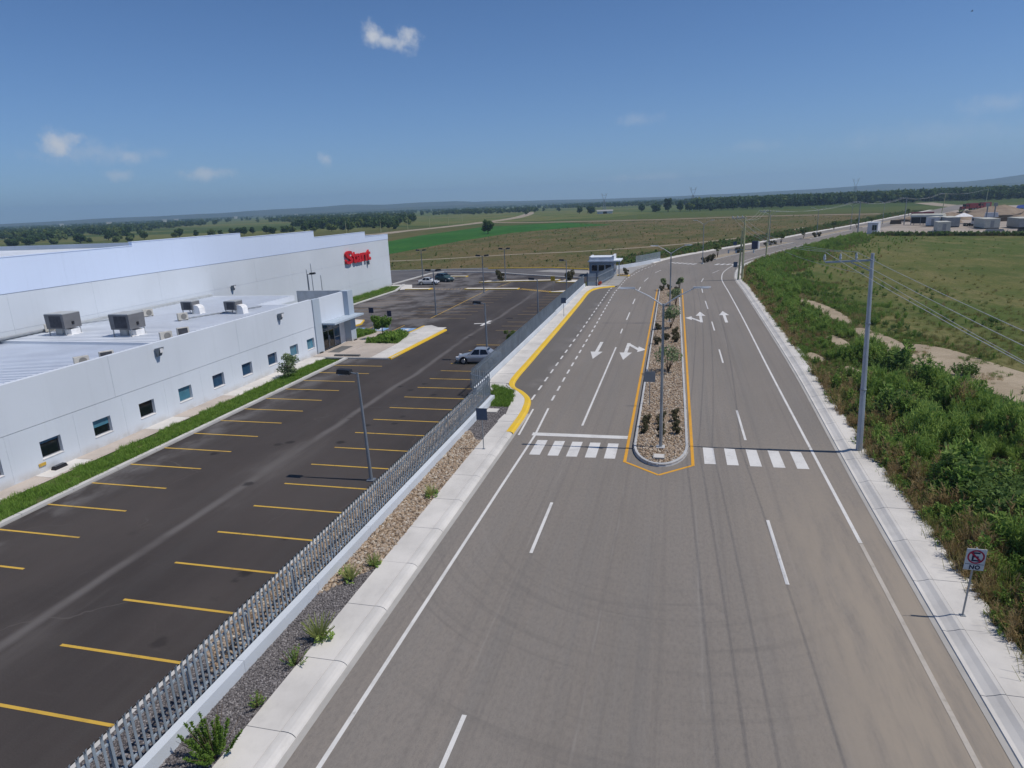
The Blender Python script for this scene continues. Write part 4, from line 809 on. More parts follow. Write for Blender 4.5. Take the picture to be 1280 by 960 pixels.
# ---- rooftop equipment
def cooler(loc, label, s=1.0, elbow=False):
    t = thing('rooftop_cooler', loc, label, 'cooler', 'evaporative coolers on the office roof'); t.scale = (.92, .92, .94)
    b = MB(); w, d, z0, z1 = 1.02 * s, .88 * s, .62 * s, 1.85 * s
    b.add([(-w * .97, -d * .97, z0), (w * .97, -d * .97, z0), (w * .97, d * .97, z0), (-w * .97, d * .97, z0), (-w, -d, z1), (w, -d, z1), (w, d, z1), (-w, d, z1)], [(3, 2, 1, 0), (4, 5, 6, 7), (0, 1, 5, 4), (1, 2, 6, 5), (2, 3, 7, 6), (3, 0, 4, 7)]); b.build('cabinet', M['cooler'], t)
    MB().box(-w * .96, w * .96, -d * 1.0, d * 1.0, z1 + .004, z1 + .07).build('lid', M['roofgrey'], t)
    MB().box(-w * .50, w * .72, -d * 1.0 - .02, -d * .94 + .01, z0 + .12 * s, z1 - .12 * s).build('pad', M['coolerdark'], t)
    for sx in (-1, 1):
        for sy in (-1, 1): MB().tube((sx * w * .86, sy * d * .86, 0), (sx * w * .86, sy * d * .86, z0 + .02), .045, n=6).build('leg', M['steel'], t)
    if not elbow:
        MB().box(-.50, .20, -.5, .5, .05, z0).build('duct', M['roofgrey'], t); MB().box(.25, .98, -.3, .65, 0, .50).build('duct_box', M['whitebox'], t)
        MB().box(-.65, 1.05, -.75, .8, 0, .05).build('curb', M['whitebox'], t)
        MB().box(w * .95, w * 1.04, -.1, .12, z0 + .3, z0 + .55).build('junction_box', M['black'], t)
    else:
        pf = [(0, 1.12), (.45, 1.10), (.72, .98), (.84, .72), (.88, 0.0), (.10, 0.0), (.10, .48), (0, .52)]
        e = MB(); n = len(pf); e.add([(w * .55 + x * s * 1.7, -.62 * s, z * s * 1.22) for x, z in pf] + [(w * .55 + x * s * 1.7, .62 * s, z * s * 1.22) for x, z in pf], [tuple(range(n)), tuple(range(2 * n - 1, n - 1, -1))] + [(i, (i + 1) % n, n + (i + 1) % n, n + i) for i in range(n)]); e.build('duct_elbow', M['whitebox'], t)
    return t
cooler((-48.6, 42.8, 5.15), 'large grey cooler on legs, the left one above the white ribbed roof')
cooler((-42.2, 42.7, 5.15), 'large grey cooler on legs, right of its twin above the ribbed roof')
cooler((-45.0, 53.2, 5.15), 'smaller grey cooler with a white elbow duct, left of the pair', .66, True)
cooler((-40.3, 53.2, 5.15), 'smaller grey cooler with a white elbow duct, nearest the entrance', .66, True)
def condenser(loc, rz, label, dark=False):
    t = thing('air_condenser', loc, label, 'air conditioner', 'small condenser units on the office roof', rz)
    MB().box(-.42, .42, -.16, .16, .06, .66).build('casing', M['beige'], t); MB().tube((.06, -.165, .36), (.06, -.185, .36), .24, n=16).build('fan_grille', M['fan'], t)
    for x in (-.34, .34): MB().box(x - .04, x + .04, -.18, .18, 0, .06).build('foot', M['black'], t)
    if dark: MB().box(-.30, .40, .161, .175, .1, .62).build('coil', M['coolerdark'], t)
condenser((-37.4, 33.6, 4.95), R(60), 'beige condenser box by the parapet, nearest of all'); condenser((-37.0, 35.2, 4.95), R(240), 'condenser with its dark coil turned out, beside the nearest box', True)
condenser((-37.2, 40.9, 5.16), R(60), 'beige condenser by the parapet in front of the right large cooler'); condenser((-37.1, 42.6, 5.16), R(240), 'condenser with dark coil by the parapet, right of the large coolers', True)
condenser((-42.8, 49.4, 5.16), R(60), 'beige condenser in the middle of the roof before the elbow ducts'); condenser((-48.3, 51.4, 5.16), R(60), 'beige condenser near the hall wall behind the large coolers'); condenser((-51.2, 43.8, 5.16), R(60), 'grey condenser at the hall wall left of the large coolers')
for k, (a, b) in enumerate((((-51.6, 30, 5.3), (-51.6, 46, 5.35)), ((-51.4, 46, 5.35), (-48.5, 51.5, 5.3)), ((-43, 49.8, 5.22), (-40, 57, 5.22)))):
    t = thing('roof_pipe', a, ['grey pipe along the foot of the hall wall', 'thin grey pipe running to the rear condenser', 'thin pale pipe across the roof past the elbow ducts'][k], 'pipe')
    d = Vector(b) - Vector(a); MB().tube((0, 0, 0), tuple(d), .06 if k else .10, n=8).build('pipe', M['steel'], t)
    for q in (.1, .5, .9): p = d * q; MB().box(p.x - .08, p.x + .08, p.y - .08, p.y + .08, -.2, p.z + .02).build('support', M['steel'], t)
# flagpoles behind the portal
for k, (x, y, h_) in enumerate(((-47.6, 78.5, 6.7), (-47.2, 79.0, 7.4), (-45.2, 77.8, 6.0))):
    t = thing('flagpole', (x, y, .0), ['bare flagpole left of the tallest one behind the portal', 'tallest bare flagpole behind the entrance portal', 'bare flagpole right of the tallest one behind the portal'][k], 'flagpole', 'flagpoles behind the entrance')
    MB().tube((0, 0, .1), (0, 0, h_), .07, .045).build('pole', M['steel'], t); MB().box(-.3, .3, -.3, .3, 0, .12).build('base', M['concrete'], t); MB().tube((0, 0, h_), (0, 0, h_ + .12), .08, .04).build('finial', M['lampwhite'], t)

# ---- guardhouse at the gate
gh = thing('guardhouse', (-14.4, 129.2, 0), 'small blue grey guardhouse with a white flat roof behind the fence', 'guardhouse')
MB().box(-2.35, 2.3, -2.2, 2.4, 0, 2.72).build('wall', M['guard'], gh)
MB().box(-2.55, 3.6, -2.5, 2.7, 2.73, 2.95).build('roof', M['guardroof'], gh); MB().box(-2.3, 2.35, -2.3, 2.3, 2.955, 3.60).build('parapet', M['guardroof'], gh)
MB().box(-2.31, -2.0, -2.31, 2.31, 3.605, 3.72).build('coping', M['guardroof'], gh); MB().box(2.0, 2.36, -2.31, 2.31, 3.605, 3.85).build('coping', M['guardroof'], gh)
for x in (-1.9, -.6, .7): 
    w = MB().box(x, x + 1.15, -2.24, -2.202, 1.0, 2.2).build('window', M['frame'], gh); MB().box(x + .06, x + 1.09, -2.25, -2.242, 1.06, 2.14).build('pane', M['glass_dark'], w)
w = MB().box(2.302, 2.34, -1.2, .9, 1.0, 2.2).build('window', M['frame'], gh); MB().box(2.341, 2.35, -1.1, .8, 1.06, 2.14).build('pane', M['glass_dark'], w)
MB().tube((3.3, -2.2, 0), (3.3, -2.2, 2.72), .09).build('post', M['guard'], gh)
wing = thing('gate_wall', (-12.8, 139.6, 0), 'low white wall curving along the far side of the gate apron', 'wall')
wp = cat_rom([(0, 0), (2.2, 3.4), (4.8, 8.2), (8.4, 16.4)], 5); MB().loft(wp, [(-.12, 0), (-.12, .75), (.12, .75), (.12, 0)], True).build('wall_body', M['wallbase'], wing)
wf = thing('gate_wall_fence', (-12.8, 139.6, .75), 'short blue grey paling fence on the white gate wall', 'fence')
pbm = MB(); pbm.add([(-.05, -.012, 0), (0, .02, 0), (.05, -.012, 0), (-.05, -.012, 1.42), (0, .02, 1.47), (.05, -.012, 1.42)], [(0, 1, 4, 3), (1, 2, 5, 4)])
pbm.add([(-.05, -.020, 0), (0, .012, 0), (.05, -.020, 0), (-.05, -.020, 1.42), (0, .012, 1.47), (.05, -.020, 1.42)], [(3, 4, 1, 0), (4, 5, 2, 1), (0, 1, 1, 0)][:2])
pale_me = pbm.mesh('pale', M['fence'])
dW = resample(wp[8:], 40)
for x, y in dW: o = link_mesh('pale', pale_me, wf); o.location = (x, y, 0); o.rotation_euler[2] = R(62); o.scale = (1.6, 1, 1.0)
MB().loft(wp[8:], [(-.03, .25), (-.03, .31), (.02, .31), (.02, .25)], True).build('rail', M['fence'], wf)

# ================================================================== BOUNDARY FENCE
fwall = thing('fence_wall', (-13.15, 0, 0), 'low pale blue wall carrying the near palisade fence', 'wall')
for sg in seg_path([(0, -12), (0, 44.7)], 4.5): MB().box(-.06, .22, sg[0].y + .004, sg[-1].y - .004, -.02, .53 + rnd.uniform(-.006, .006)).build('wall_section', M['wallbase'], fwall)
fence = thing('palisade_fence', (-13.26, 0, .40), 'long grey steel palisade fence between car park and road', 'fence')
pm = MB()   # a W-section pale with a split, splayed head
sec = [(-.041, .012), (-.017, -.016), (0, .008), (.017, -.016), (.041, .012)]
def pale_sheet(o, h_):
    n = len(sec); tops = [h_, h_ - .03, h_ - .11, h_ - .03, h_]; out = [0, 0, 0, 0, 0]
    pm.add([(y - o, x, 0) for x, y in sec] + [(y - o, x, h_ - .14) for x, y in sec] + [(y - o + .03, x * 1.35, t) for (x, y), t in zip(sec, tops)], [(k * n + i, k * n + i + 1, (k + 1) * n + i + 1, (k + 1) * n + i) for k in range(2) for i in range(n - 1)])
pale_sheet(0, 1.66); pale_sheet(.008, 1.66); pale2 = pm.mesh('pale', M['fence'])
ys = np.arange(-6, 44.7, .2285)
for y in ys: o = link_mesh('pale', pale2, fence); o.location = (rnd.uniform(-.004, .004), y, rnd.uniform(-.006, .006)); o.rotation_euler = (rnd.uniform(-.008, .008), rnd.uniform(-.006, .006), 0)
for z in (.22, 1.18): MB().box(-.075, -.03, -6, 44.7, z, z + .06).build('rail', M['fence'], fence)
for y in np.arange(-6, 44.7, 2.742): MB().box(-.115, -.075, y - .015, y + .015, -.05, 1.28).build('post', M['fence'], fence)
# return panel to the second run
ret = thing('fence_return', (-13.2, 44.75, .15), 'short return of palings joining the two fence runs', 'fence')
dv = Vector((-1.85, 1.45)); L_ = dv.length
for k in range(9): o = link_mesh('pale', pale2, ret); p = dv * ((k + .5) / 9); o.location = (p.x, p.y, .1); o.rotation_euler[2] = math.atan2(dv.y, dv.x) + R(90); o.scale = (1, 1, 1.2)
rb_ = MB()
for z in (.35, 1.5): rb_.tube((0, 0, z), (dv.x, dv.y, z), .03)
rb_.build('rail', M['fence'], ret)
fwall2 = thing('fence_wall', (-15.0, 48, 0), 'white low wall under the farther fence beside the lay-by', 'wall')
for sg in seg_path([(0, -1.6), (-.4, 62.8)], 4.5):
    z = .55 if sg[0].y < 31 else .62
    MB().loft([tuple(sg[0]), tuple(sg[-1])], [(-.07, -.02), (-.07, z), (.12, z), (.12, -.02)], True).build('wall_section', M['wallbase'], fwall2)
fence2 = thing('palisade_fence', (-15.12, 48, .44), 'farther grey palisade fence beside the lay-by with yellow kerb', 'fence')
for y in np.arange(-1.8, 62.7, .2285): o = link_mesh('pale', pale2, fence2); o.location = (-.4 * y / 63, y, 0)
for z in (.22, 1.18): MB().loft([(-.05, -1.8), (-.45, 62.8)], [(-.02, z), (-.02, z + .06), (.02, z + .06), (.02, z)], True).build('rail', M['fence'], fence2)
for y in np.arange(-1.8, 62.5, 2.742): MB().box(-.115 - .4 * y / 63, -.075 - .4 * y / 63, y - .015, y + .015, -.05, 1.28).build('post', M['fence'], fence2)
# pedestrian gate and the last run up to the guardhouse
pg = thing('pedestrian_gate', (-15.0, 111.2, .15), 'narrow steel pedestrian gate with dark posts at the fence end', 'gate')
for x in (0, 1.55): MB().box(x - .09, x + .09, -.09, .09, 0, 2.25).build('post', M['signblue'], pg)
MB().box(.1, 1.45, -.02, .02, .05, .75).build('lower_panel', M['fence'], pg); MB().box(.1, 1.45, -.02, .02, .80, 1.5).build('mesh_panel', M['steel'], pg); MB().box(.1, 1.45, -.02, .02, 1.55, 2.1).build('upper_panel', M['fence'], pg)
fence3 = thing('palisade_fence', (-13.3, 111.6, .1), 'short grey paling run between the gate and the guardhouse', 'fence')
dv = Vector((1.45, 12.4))
for k in range(54): o = link_mesh('pale', pale2, fence3); p = dv * ((k + .5) / 54); o.location = (p.x, p.y, .05); o.rotation_euler[2] = R(-6.7); o.scale = (1, 1, 1.3)
rb_ = MB()
for z in (.4, 1.6): rb_.tube((0, 0, z), (dv.x, dv.y, z), .03)
rb_.build('rail', M['fence'], fence3)

# ================================================================== LAMPS, POLES, SIGNS
def lot_lamp(x, y, h_, label, heads=(-1,), lean=0.0):
    t = thing('parking_lamp', (x, y, 0), label, 'lamp post', 'parking lot lamp posts', 0, 0, lean)
    MB().tube((0, 0, .0), (0, 0, h_), .10, .055, 10).build('pole', M['lampsteel'], t); MB().box(-.2, .2, -.2, .2, -.02, .06).build('base_plate', M['lampsteel'], t)
    for s_ in heads:
        MB().tube((0, 0, h_ - .06), (s_ * .42, 0, h_ + .02), .04).build('arm', M['lampsteel'], t)
        b = MB(); z = h_ + .0; b.add([(s_ * .34, -.20, z - .06), (s_ * 1.12, -.20, z - .0), (s_ * 1.12, .20, z - .0), (s_ * .34, .20, z - .06), (s_ * .38, -.16, z + .17), (s_ * 1.06, -.16, z + .22), (s_ * 1.06, .16, z + .22), (s_ * .38, .16, z + .17)],
                      [(3, 2, 1, 0), (4, 5, 6, 7), (0, 1, 5, 4), (1, 2, 6, 5), (2, 3, 7, 6), (3, 0, 4, 7)])
        hd = b.build('lamp_head', M['black'], t); MB().box(min(s_ * .45, s_ * 1.05), max(s_ * .45, s_ * 1.05), -.15, .15, z - .075, z - .065).build('lens', M['lens'], hd)
lot_lamp(-15.75, 29.9, 5.95, 'nearest parking lamp post, its black head hanging over the bays', (-1,), R(-1.6))
lot_lamp(-17.2, 57.7, 5.35, 'parking lamp post standing beside the parked silver sedan', (-1,))
lot_lamp(-31.6, 82.9, 5.9, 'twin headed parking lamp post at the near end of the centre line', (-1, 1))
lot_lamp(-31.3, 104.9, 6.0, 'twin headed parking lamp post at the yellow kerbed island', (-1, 1))
lot_lamp(-17.1, 80.6, 4.85, 'parking lamp post rising behind the fence midway along the lay-by')
lot_lamp(-17.5, 105.0, 5.0, 'parking lamp post on the island nearest the guardhouse')
lot_lamp(-52.3, 131.0, 5.4, 'parking lamp post behind the two parked cars', (-1, 1))
lot_lamp(-31.6, 120.4, 6.0, 'parking lamp post on the back yellow island', (-1, 1))
lot_lamp(-46.6, 77.0, 6.3, 'parking lamp post partly hidden behind the entrance portal', (1,))
def street_lamp(x, y, h_, arm, rise, label, rz=0, sides=(-1, 1), r=.10):
    t = thing('street_lamp', (x, y, .0), label, 'street lamp', 'street lamps along the median', rz)
    MB().tube((0, 0, .1), (0, 0, h_), r, r * .6, 10).build('pole', M['steel'], t); MB().box(-.24, .24, -.24, .24, .0, .2).build('base_plate', M['medkerb'], t)
    for s_ in sides:
        MB().sweep([(0, 0, h_ - .12), (s_ * arm * .35, 0, h_ + rise * .45), (s_ * arm * .72, 0, h_ + rise * .9)], [.045, .038, .03], 6).build('arm', M['lampwhite'], t)
        b = MB(); x0, x1 = s_ * arm * .68, s_ * arm * 1.08; z = h_ + rise * .88
        b.add([(x0, -.07, z), (x1, -.10, z + .05), (x1, .10, z + .05), (x0, .07, z), (x0, -.05, z + .09), (x1, -.06, z + .10), (x1, .06, z + .10), (x0, .05, z + .09)], [(3, 2, 1, 0), (4, 5, 6, 7), (0, 1, 5, 4), (1, 2, 6, 5), (2, 3, 7, 6), (3, 0, 4, 7)])
        hd = b.build('lamp_head', M['lampwhite'], t); MB().box(min(x0, x1) + .08, max(x0, x1) - .08, -.07, .07, z - .0, z + .012).build('lens', M['lens'], hd)
street_lamp(-.80, 36.6, 8.45, 2.25, .92, 'tall twin armed street lamp at the near tip of the median')
street_lamp(-.98, 77.5, 8.0, 2.1, .85, 'twin armed street lamp in the middle of the planted median')
street_lamp(4.7, 148.2, 8.3, 2.1, .85, 'twin armed street lamp at the tip of the far island', R(-20))
street_lamp(23.5, 195.6, 8.3, 2.1, .85, 'faint street lamp on the far island past the pale poles', R(-25))
street_lamp(41.4, 228.5, 8.3, 2.1, .85, 'slim street lamp over the dark planting of the far median', R(-25))
street_lamp(60.2, 270.0, 8.3, 2.1, .85, 'slim street lamp on the bend left of the white kiosk', R(-25))
street_lamp(80.0, 306.0, 8.3, 2.1, .85, 'slim street lamp on the bend right of the white kiosk', R(-25))
def guide_wires(): pass
def sag(a, b, s_, n=14): return [tuple(Vector(a).lerp(Vector(b), k / n) - Vector((0, 0, s_ * 4 * (k / n) * (1 - k / n)))) for k in range(n + 1)]
def power_wire(a, b, s_, r, label, grp='overhead power wires'):
    o = bpy.data.objects.new('power_wire', None); COL.objects.link(o); o.location = a; tag(o, label, 'wire', grp)
    MB().sweep([tuple(Vector(p) - Vector(a)) for p in sag(a, b, s_)], r, 5).build('strand', M['wire'], o)
# near utility pole with its one-sided crossarm
up_ = thing('utility_pole', (9.85, 37.6, 0), 'tall tapered grey steel utility pole at the verge with crossarm', 'utility pole', None, 0, 0, R(-1.7))
MB().tube((0, 0, .0), (0, 0, 10.85), .172, .085, 8).build('shaft', M['pole'], up_)
MB().box(-2.20, .12, -.045, .045, 10.45, 10.54).build('crossarm', M['pole'], up_); MB().sweep([(-1.0, 0, 10.43), (-.05, 0, 9.95)], .03, 5).build('brace', M['pole'], up_)
for x in (-2.25, -1.5, -.75):
    i_ = MB(); i_.tube((x, 0, 10.54), (x, 0, 10.64), .035, .035); i_.tube((x, 0, 10.64), (x, 0, 10.72), .075, .06); i_.tube((x, 0, 10.72), (x, 0, 10.80), .06, .07); i_.tube((x, 0, 10.80), (x, 0, 10.90), .05, .035); i_.build('insulator', M['insul'], up_)
for z in (3.6, 7.2): MB().tube((0, 0, z), (0, 0, z + .05), .205 - z * .008, .205 - z * .008, 8).build('joint_band', M['steel'], up_)
near_pts = [(7.28, 37.6, 10.96), (8.03, 37.6, 10.94), (8.78, 37.6, 10.92), (9.62, 37.6, 9.72)]
back_pts = [(7.9, -45, 11.0), (8.65, -45, 11.0), (9.4, -45, 11.0), (10.2, -45, 9.6)]
fwd_pts = [(8.3, 118.5, 10.6), (9.1, 118.5, 10.6), (9.9, 118.5, 10.6), (10.4, 118.5, 9.4)]
for k in range(4):
    which = ['outermost', 'second', 'third', 'lowest'][k]
    power_wire(near_pts[k], back_pts[k], 1.1, .010, which + ' wire running from the near steel pole out of the picture'); power_wire(near_pts[k], fwd_pts[k], 1.2, .010, which + ' wire from the near steel pole to the pale twin poles')
def conc_pole(x, y, h_, label, rz=0, mat='conc_pole', ins=3, lean=0.0, twin=False, r=.20):
    t = thing('utility_pole', (x, y, 0), label, 'utility pole', 'utility poles along the road', rz, 0, lean)
    MB().tube((0, 0, 0), (0, 0, h_), r, r * .62, 8).build('shaft', M[mat], t)
    if twin: MB().tube((-.62, .3, 0), (-.30, .1, h_ - 2.4), .17, .12, 8).build('stay_pole', M[mat], t); MB().box(-2.6, 1.9, -.05, .05, 5.0, 5.10).build('lower_crossarm', M['steel'], t)
    if twin:
        for x_ in (-2.4, -1.2, 1.6): MB().tube((x_, 0, 4.5), (x_, 0, 5.0), .13, .10).build('fuse_cutout', M['insul'], t)
    MB().box(-2.1, .25, -.05, .05, h_ - .42, h_ - .32).build('crossarm', M['steel'], t)
    for k in range(ins): MB().tube((-2.0 + k * .78, 0, h_ - .32), (-2.0 + k * .78, 0, h_ + .0), .09, .06).build('insulator', M['insul'], t)
    return (x, y, h_)
PL = [conc_pole(10.3, 118.4, 10.6, 'pale yellow green pair of utility poles at the bend', 0, twin=True), conc_pole(19.6, 167, 10.3, 'pale yellow green single utility pole leaning slightly beyond the twin poles', R(-20), lean=R(1.2)),
      conc_pole(56.6, 243.7, 10.3, 'grey utility pole beside the white kiosk', R(-25), 'steel'), conc_pole(84.5, 294, 10.3, 'grey utility pole left of the long white shed', R(-25), 'steel'), conc_pole(122.5, 371, 10.6, 'pale leaning utility pole behind the white sheds', R(-25), lean=R(4)), conc_pole(217, 572, 10.5, 'farthest pale utility pole near the dark wood', R(-25), lean=R(2), r=.3)]
for k in range(len(PL) - 1):
    a, b = PL[k], PL[k + 1]
    for j in range(3): power_wire((a[0] - 2.0 + .78 * j, a[1], a[2]), (b[0] - 2.0 + .78 * j, b[1], b[2]), 1.4, .016, ['outer', 'middle', 'inner'][j] + ' wire ' + ['from the pale twin poles to the single pale pole', 'from the single pale pole to the kiosk pole', 'from the kiosk pole to the shed pole', 'from the shed pole to the leaning pale pole', 'from the leaning pale pole to the farthest pole'][k], 'overhead wires along the bend')
for k, (x, y) in enumerate(((-205, 390), (-185.5, 399), (-178.7, 427), (-177, 464), (-178, 508), (-177.5, 542))):
    t = thing('field_pole', (x, y, -.1), ['first', 'second', 'third', 'fourth', 'fifth', 'sixth'][k] + ' thin pole from the left along the pale dirt road', 'pole', 'thin poles along the dirt road'); MB().tube((0, 0, 0), (0, 0, 8), .16, .10, 6).build('shaft', M['conc_pole'], t); MB().box(-.8, .8, -.05, .05, 7.4, 7.5).build('crossarm', M['bark'], t)

def sign_post(x, y, h_, w, hh, label, face='signblue', back='signblue', rz=0, name='road_sign', lean=0.0, post='steel'):
    t = thing(name, (x, y, .14), label, 'sign', None, rz, 0, lean)
    MB().tube((0, 0, 0), (0, 0, h_), .032, n=6).build('post', M[post], t); MB().box(-.09, .09, -.09, .09, 0, .02).build('foot_plate', M[post], t)
    MB().box(-w / 2, w / 2, -.052, -.034, h_ - hh, h_ + .03).build('plate', M[face], t); return t
sign_post(-10.92, 34.9, 2.5, .66, .68, 'back of a grey sign on the left sidewalk beside the tan gravel')
sign_post(-13.95, 81.2, 2.3, .62, .66, 'grey sign on the lay-by sidewalk against the fence')
ms = sign_post(-1.80, 44.9, 2.35, .75, .72, 'grey sign among the gravel on the left of the median', 'contdark', 'steel')
sign_post(9.6, 124.8, 2.3, .7, .9, 'grey sign on the right kerb in front of the twin poles', 'signblue'); sign_post(13.4, 178.6, 2.4, .8, .9, 'grey sign plate on the far island', 'signblue')
sign_post(-36.1, 72.9, 2.4, .62, .62, 'dark sign over the blue bays, left of the small tree', 'navybox'); sign_post(-32.7, 70.6, 2.4, .55, .62, 'dark sign over the blue bays behind the small tree', 'navybox')
sy = sign_post(-19.9, 106.0, 2.3, .7, .7, 'yellow warning sign standing on the island by the hump', 'signyellow')
# no parking sign
ns = thing('parking_sign', (9.46, 22.15, .15), 'white no parking sign with red ring and NO on the right verge', 'sign', None, R(3), 0, R(2.5))
MB().tube((0, 0, 0), (0, 0, 2.52), .03, n=8).build('post', M['steel'], ns); MB().box(-.08, .08, -.08, .08, 0, .02).build('foot_plate', M['steel'], ns)
MB().box(-.295, .295, -.050, -.032, 1.74, 2.50).build('plate', M['signface'], ns)
def flat(name, mb, mat): return mb.build(name, mat, ns)
def ring(cx, cz, rx, rz_, w, y, n=28):
    mb = MB(); vs = []
    for k in range(n): t = 2 * math.pi * k / n; vs += [(cx + rx * math.cos(t), y, cz + rz_ * math.sin(t)), (cx + (rx - w) * math.cos(t), y, cz + (rz_ - w) * math.sin(t))]
    return mb.add(vs, [(2 * k, 2 * k + 1, (2 * k + 3) % (2 * n), (2 * k + 2) % (2 * n)) for k in range(n)])
flat('letter_e', MB().box(-.115, -.06, -.056, -.0545, 2.06, 2.385).box(-.06, .11, -.056, -.0545, 2.33, 2.385).box(-.06, .08, -.056, -.0545, 2.195, 2.245).box(-.06, .11, -.056, -.0545, 2.06, 2.112), M['navy'])
flat('red_ring', ring(0, 2.22, .255, .245, .048, -.059), M['signred']); c45 = MB(); c45.add([(-.19, -.062, 2.36), (-.15, -.062, 2.40), (.19, -.062, 2.08), (.15, -.062, 2.04)], [(0, 1, 2, 3)]); flat('red_slash', c45, M['signred'])
flat('divider', MB().box(-.28, .28, -.054, -.0525, 1.945, 1.96), M['navy'])
for ch, x in (('N', -.145), ('O', .02)):
    me = text_mesh('letter', ch, .20, .0005, M['navy'], .008); co = np.empty(len(me.vertices) * 3); me.vertices.foreach_get('co', co); co = co.reshape(-1, 3); me.vertices.foreach_set('co', np.stack([co[:, 0] + x, co[:, 2] - .0555, co[:, 1] + 1.775], 1).ravel()); me.update(); link_mesh('letter', me, ns)
# covers
def cover(x, y, w, d, z, label, mat='gutter'):
    t = thing('utility_cover', (x, y, z), label, 'cover'); MB().box(-w / 2, w / 2, -d / 2, d / 2, -.05, .03).build('frame', M[mat], t); MB().box(-w / 2 + .05, w / 2 - .05, -d / 2 + .05, d / 2 - .05, .031, .04).build('lid', M['concrete'], t)
cover(-12.45, 42.3, .85, .85, .11, 'square concrete cover in the dark gravel by the sidewalk corner'); cover(-.85, 35.0, .62, .62, .21, 'pale square cover in the gravel at the tip of the median')

# ================================================================== VEHICLES
def car(loc, rz, mat, label, L=4.5, suv=False):
    t = thing('parked_car', loc, label, 'car', 'cars in the car park', rz); t.scale = (.95, .92, .93)
    k = 1.16 if suv else 1.0; zr = 1.46 * k
    st = [(0, .30, .56, .70), (.03, .22, .66, .80), (.10, .20, .74, .86), (.24, .20, .86, .885), (.32, .20, .93, .89), (.55, .20, .95, .895), (.80, .20, .98, .885), (.93, .22, .97, .84), (.985, .30, .90, .78), (1.0, .36, .82, .72)]
    b = MB(); vs = []; fs = []
    for tt, zb, zt, hw in st:
        zt *= k; x = tt * L - L / 2
        vs += [(x, -hw * .93, zb), (x, -hw, zb + .16), (x, -hw, zt - .22), (x, -hw * .94, zt - .03), (x, -hw * .6, zt + .012), (x, 0, zt + .025), (x, hw * .6, zt + .012), (x, hw * .94, zt - .03), (x, hw, zt - .22), (x, hw, zb + .16), (x, hw * .93, zb)]
    n = 11
    for i in range(len(st) - 1):
        for j in range(n): fs.append((i * n + j, i * n + (j + 1) % n, (i + 1) * n + (j + 1) % n, (i + 1) * n + j))
    fs += [tuple(range(n - 1, -1, -1)), tuple((len(st) - 1) * n + j for j in range(n))]; b.add(vs, fs).build('body', M[mat], t, True)
    c = MB(); zs = .90 * k; rear = .90 if suv else .86
    ws = [(.27, zs, .80, zs, .80), (.43, zs, .84, zr - .03, .60), (.56, zs, .85, zr, .62), (.70 if not suv else .82, zs + .02, .84, zr - .03, .60), (rear if not suv else .97, zs + .03, .78, zs + .05, .76)]
    X = lambda q: q * L - L / 2
    vs = []
    for q, z0, w0, z1, w1 in ws: vs += [(X(q), -w0, z0 - .03), (X(q), -w1, z1), (X(q), w1, z1), (X(q), w0, z0 - .03)]
    fs = []
    for i in range(len(ws) - 1):
        for j in range(3): fs.append((i * 4 + j, i * 4 + j + 1, (i + 1) * 4 + j + 1, (i + 1) * 4 + j))
    c.add(vs, fs).build('cabin', M[mat], t, False)
    P3 = lambda i, j: Vector(vs[i * 4 + j])
    def pane(name, pts, ins=.10, off=.012):
        pts = [Vector(p) for p in pts]; ce = sum(pts, Vector()) / len(pts); nn = (pts[1] - pts[0]).cross(pts[2] - pts[1]).normalized()
        if nn.dot(ce - Vector((0, 0, .8))) < 0: nn = -nn
        MB().poly([tuple(p.lerp(ce, ins) + nn * off) for p in pts]).build(name, M['glass_dark'], t)
    pane('windshield', [P3(0, 0) , P3(1, 1), P3(1, 2), P3(0, 3)]); pane('rear_window', [P3(3, 1), P3(4, 0), P3(4, 3), P3(3, 2)])
    for s_, (lo, hi) in ((-1, (0, 1)), (1, (3, 2))):
        lift = Vector((0, 0, .06))
        pane('side_window', [P3(0, lo).lerp(P3(1, lo), .45) + lift, P3(1, hi), P3(2, hi), P3(2, lo) + lift], .13); pane('side_window', [P3(2, lo) + lift, P3(2, hi), P3(3, hi), P3(3, lo).lerp(P3(4, lo), .45) + lift], .14)
    r = .33 * (1.1 if suv else 1)
    for q in (.185, .80):
        for s_ in (-1, 1):
            ar = MB().tube((X(q), s_ * .80, r + .02), (X(q), s_ * .897, r + .02), r + .07, n=20).build('wheel_arch', M['black'], t)
            w = MB().tube((X(q), s_ * .70, r), (X(q), s_ * .91, r), r, n=20).build('wheel', M['tyre'], t); MB().tube((X(q), s_ * .90, r), (X(q), s_ * .925, r), r * .66, r * .60, n=14).build('rim', M['rim'], w)
    for s_ in (-1, 1):
        MB().box(X(.005), X(.06), min(s_ * .50, s_ * .80), max(s_ * .50, s_ * .80), .58 * k, .70 * k).build('headlight', M['lens'], t); MB().box(X(.955), X(.992), min(s_ * .50, s_ * .80), max(s_ * .50, s_ * .80), .70 * k, .86 * k).build('tail_light', M['redlens'], t)
        MB().box(X(.315), X(.345), s_ * .98 - .08, s_ * .98 + .08, .95 * k, 1.06 * k).build('mirror', M[mat], t)
    MB().box(X(-.004), X(.01), -.35, .35, .36, .50).build('grille', M['black'], t)
car((-17.75, 56.8, 0), R(4), 'silver', 'silver sedan parked beyond the fence beside a lamp post', 4.3)
car((-45.6, 116.9, 0), R(181), 'carwhite', 'white silver compact sedan parked near the hall corner', 4.1)
car((-44.2, 121.8, 0), R(150), 'teal', 'dark teal van parked behind the white sedan', 4.5, True)

